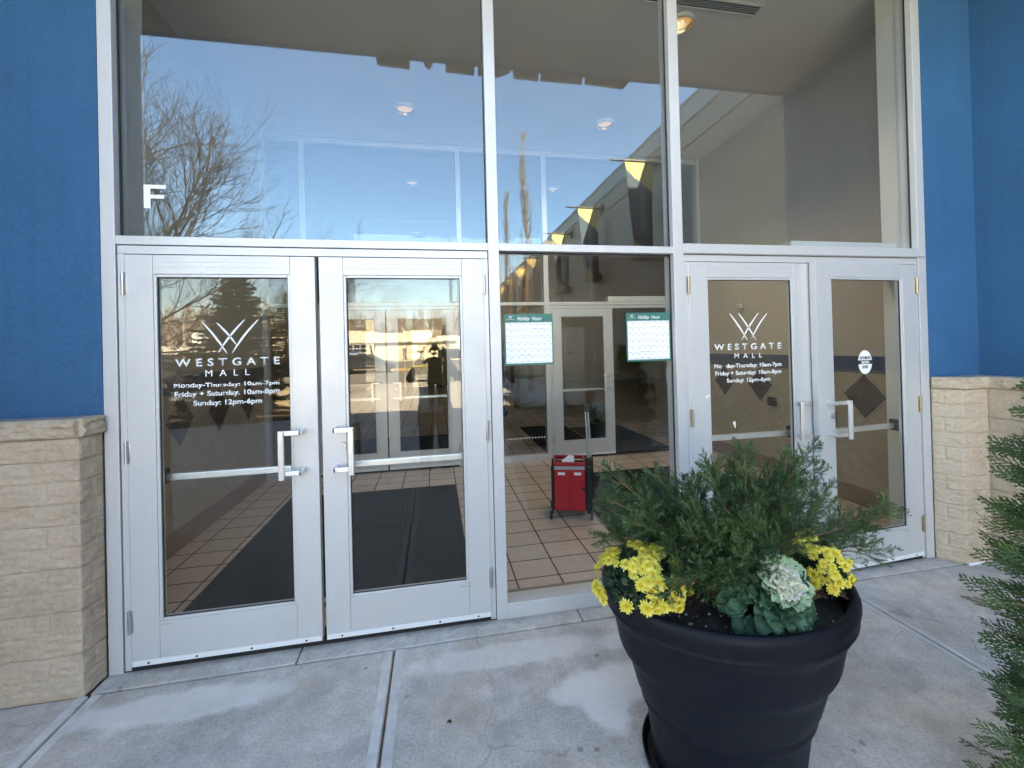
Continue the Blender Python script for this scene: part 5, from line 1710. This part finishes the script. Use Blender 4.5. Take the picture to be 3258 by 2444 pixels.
def head(parent, c, m, facing=1, hair_m=None, long_=False):
    """head with brow, nose, chin and ears; facing +1 looks toward +y"""
    bm = bmesh.new(); bmesh.ops.create_uvsphere(bm, u_segments=28, v_segments=20, radius=1)
    for v in bm.verts:
        x, y, z = v.co
        w_ = 1 - .22 * max(0, -z) ** 1.5
        yy = y * .098; xx = x * .076 * w_; zz = z * .118
        f_ = max(0, y)
        if f_ > .5:
            yy += .022 * math.exp(-((x * .076 / .014) ** 2) - ((z + .12) / .2) ** 2)      # nose
            yy -= .010 * math.exp(-(((abs(x) - .42) / .2) ** 2) - ((z - .08) / .13) ** 2)   # eye sockets
            yy += .006 * math.exp(-((x / .35) ** 2) - ((z + .48) / .08) ** 2)               # lips
            yy += .010 * math.exp(-((x / .35) ** 2) - ((z + .8) / .15) ** 2)                # chin
        v.co = (xx, yy * facing, zz)
    b = MB(); b.add([v.co[:] for v in bm.verts], [[v.index for v in f.verts] for f in bm.faces]); bm.free()
    for s_ in (-1, 1): b.tube([(s_ * .07, 0, -.03), (s_ * .083, -.006 * facing, 0), (s_ * .078, -.004 * facing, .03)], [.006, .013, .008], 8)
    o = b.build('head', m, parent, smooth=True); o.location = c
    e = MB()
    for s_ in (-1, 1): e.lathe([(.0005, .006), (.007, .004), (.009, 0)], (s_ * .031, .0, 0), 10)
    for i, v in enumerate(e.v): e.v[i] = (v[0], (.085 + v[2]) * facing, .009 + (v[1]))
    e.build('eye', M['jacket'], o)
    bm = bmesh.new(); bmesh.ops.create_uvsphere(bm, u_segments=24, v_segments=18, radius=1)
    hb = MB(); keep = {}
    for v in bm.verts:
        x, y, z = v.co
        v.co = (x * .084, (y * .105 - .008) * facing, z * .122 + .008)
    fl = [f for f in bm.faces if f.calc_center_median().z > (.045 if f.calc_center_median().y * facing > .03 else (-.14 if long_ else -.05))]
    hb.add([v.co[:] for v in bm.verts], [[v.index for v in f.verts] for f in fl]); bm.free()
    hb.build('hair', hair_m or M['hair'], o, smooth=True)
    return o


# the photographer, mirrored in the glass, holding a phone up in both hands
ph = thing('person', 'person in a black jacket holding up a phone, mirrored in the plain left door', 'person', (-.02, -2.86, 0))
Jb = {'pelvis': ((0, 0, .95), (.16, .12)), 'belly': ((0, 0, 1.08), (.155, .12)), 'chest': ((0, .0, 1.28), (.175, .125)), 'neck0': ((0, 0, 1.44), (.075, .07)), 'neck': ((0, .012, 1.52), .055)}
Eb = [('pelvis', 'belly'), ('belly', 'chest'), ('chest', 'neck0'), ('neck0', 'neck')]
for s_, n_ in ((-1, 'l'), (1, 'r')):
    Jb['hip' + n_] = ((s_ * .10, 0, .88), .105); Jb['knee' + n_] = ((s_ * .115, .03, .48), .068); Jb['ank' + n_] = ((s_ * .125, -.01, .1), .05); Jb['toe' + n_] = ((s_ * .15, .15, .05), .042)
    Jb['sh' + n_] = ((s_ * .19, .0, 1.40), .072); Jb['el' + n_] = ((s_ * .31, .12, 1.22), .056); Jb['wr' + n_] = ((s_ * .115, .33, 1.555), .034)
    Eb += [('pelvis', 'hip' + n_), ('hip' + n_, 'knee' + n_), ('knee' + n_, 'ank' + n_), ('ank' + n_, 'toe' + n_), ('chest', 'sh' + n_), ('sh' + n_, 'el' + n_), ('el' + n_, 'wr' + n_)]
skin_body('body', Jb, Eb, M['jacket'], ph)
# jacket hem and jeans as clothing over the body
jn = MB()
for s_ in (-1, 1):
    jn.tube([(s_ * .085, 0, .9), (s_ * .105, .01, .7), (s_ * .115, .03, .48), (s_ * .122, .01, .28), (s_ * .125, -.01, .09)], [.128, .112, .088, .078, .074], 16)
jn.build('jeans', M['jeans'], ph, smooth=True)
ck = MB(); ck.lathe([(.20, .78), (.195, .95), (.19, 1.1), (.21, 1.28), (.20, 1.38), (.12, 1.46), (.075, 1.5)], n=28, sx=1, sy=.72); ck.build('jacket', M['jacket'], ph, smooth=True)
head(ph, (0, .04, 1.645), M['skin'])
for s_ in (-1, 1):
    hd = MB()
    wx, wy, wz = s_ * .115, .33, 1.555
    hd.tube([(wx, wy, wz), (s_ * .108, .35, 1.585), (s_ * .10, .365, 1.61)], [.026, .034, .03], 10)
    for q in range(4):
        z = 1.585 + q * .016
        hd.tube([(s_ * .102, .362, z), (s_ * .092, .378 - .002 * q, z + .006), (s_ * .078, .376, z + .004), (s_ * .066, .368, z + .002)], [.0085, .0085, .008, .0065], 7)
    hd.tube([(s_ * .104, .352, 1.575), (s_ * .085, .348, 1.59), (s_ * .068, .352, 1.598)], [.010, .009, .0075], 7)
    hd.build('hand', M['skin'], ph, smooth=True)
t = thing('phone', 'black phone held sideways in front of the photographer face, mirrored', 'phone', (-.02, -2.495, 1.605))
b = MB(); b.bbox(-.078, .078, -.004, .004, -.037, .037, .003); b.build('phone_case', M['phone'], t)
b = MB(); b.lathe([(.0005, .0), (.006, 0), (.007, -.002)], n=14)
b.v = [(v[0] - .058 + .0, .0055 + v[2], v[1] + .02) for v in b.v]; b.build('lens_ring', M['steel'], t)

# a passer-by deep in the mall
wk = thing('person', 'dark silhouette of a shopper carrying a bag, under the left calendar poster', 'person', (1.37, 6.9, 0), R(15))
Jw = {'pelvis': ((0, 0, .93), (.15, .11)), 'chest': ((0, 0, 1.28), (.17, .115)), 'neck': ((0, .01, 1.5), .055)}
Ew = [('pelvis', 'chest'), ('chest', 'neck')]
for s_, n_, st in ((-1, 'l', .16), (1, 'r', -.14)):
    Jw['hip' + n_] = ((s_ * .09, 0, .87), .1); Jw['knee' + n_] = ((s_ * .1, st * .7, .48), .066); Jw['ank' + n_] = ((s_ * .1, st * .9 - .05, .09), .045); Jw['toe' + n_] = ((s_ * .11, st * .9 + .1, .04), .038)
    Jw['sh' + n_] = ((s_ * .18, 0, 1.4), .065); Jw['el' + n_] = ((s_ * .24, -st * .3, 1.13), .048); Jw['wr' + n_] = ((s_ * .25, -st * .3 + .08, .88), .033)
    Ew += [('pelvis', 'hip' + n_), ('hip' + n_, 'knee' + n_), ('knee' + n_, 'ank' + n_), ('ank' + n_, 'toe' + n_), ('chest', 'sh' + n_), ('sh' + n_, 'el' + n_), ('el' + n_, 'wr' + n_)]
skin_body('body', Jw, Ew, M['jacket'], wk)
head(wk, (0, .02, 1.63), M['skin'], facing=-1, long_=True)
for s_, st in ((-1, .16), (1, -.14)):
    hd = MB(); bx_, by_, bz_ = s_ * .25, -st * .3 + .08, .88
    hd.tube([(bx_, by_, bz_), (bx_, by_ + .01, bz_ - .06), (bx_, by_ + .015, bz_ - .09)], [.026, .034, .028], 9)
    for q in range(4): hd.tube([(bx_, by_ - .02 + q * .017, bz_ - .085), (bx_ - s_ * .008, by_ - .015 + q * .017, bz_ - .125), (bx_ - s_ * .02, by_ - .013 + q * .016, bz_ - .15 - .006 * (q in (1, 2)))], [.0085, .008, .006], 6)
    hd.tube([(bx_ - s_ * .01, by_ + .03, bz_ - .045), (bx_ - s_ * .02, by_ + .045, bz_ - .08), (bx_ - s_ * .02, by_ + .045, bz_ - .105)], [.010, .009, .007], 6)
    hd.build('hand', M['skin'], wk, smooth=True)
hb = thing('handbag', 'dark handbag carried by the shopper in the mall', 'bag', (1.64, 6.95, .62), R(15))
b = MB(); b.bbox(-.05, .05, -.14, .14, -.12, .1, .02); b.build('bag_body', M['jacket'], hb)
b = MB(); b.tube([(0, -.08, .1), (0, -.06, .2), (0, .0, .235), (0, .06, .2), (0, .08, .1)], .008, 8); b.build('handle', M['jacket'], hb)
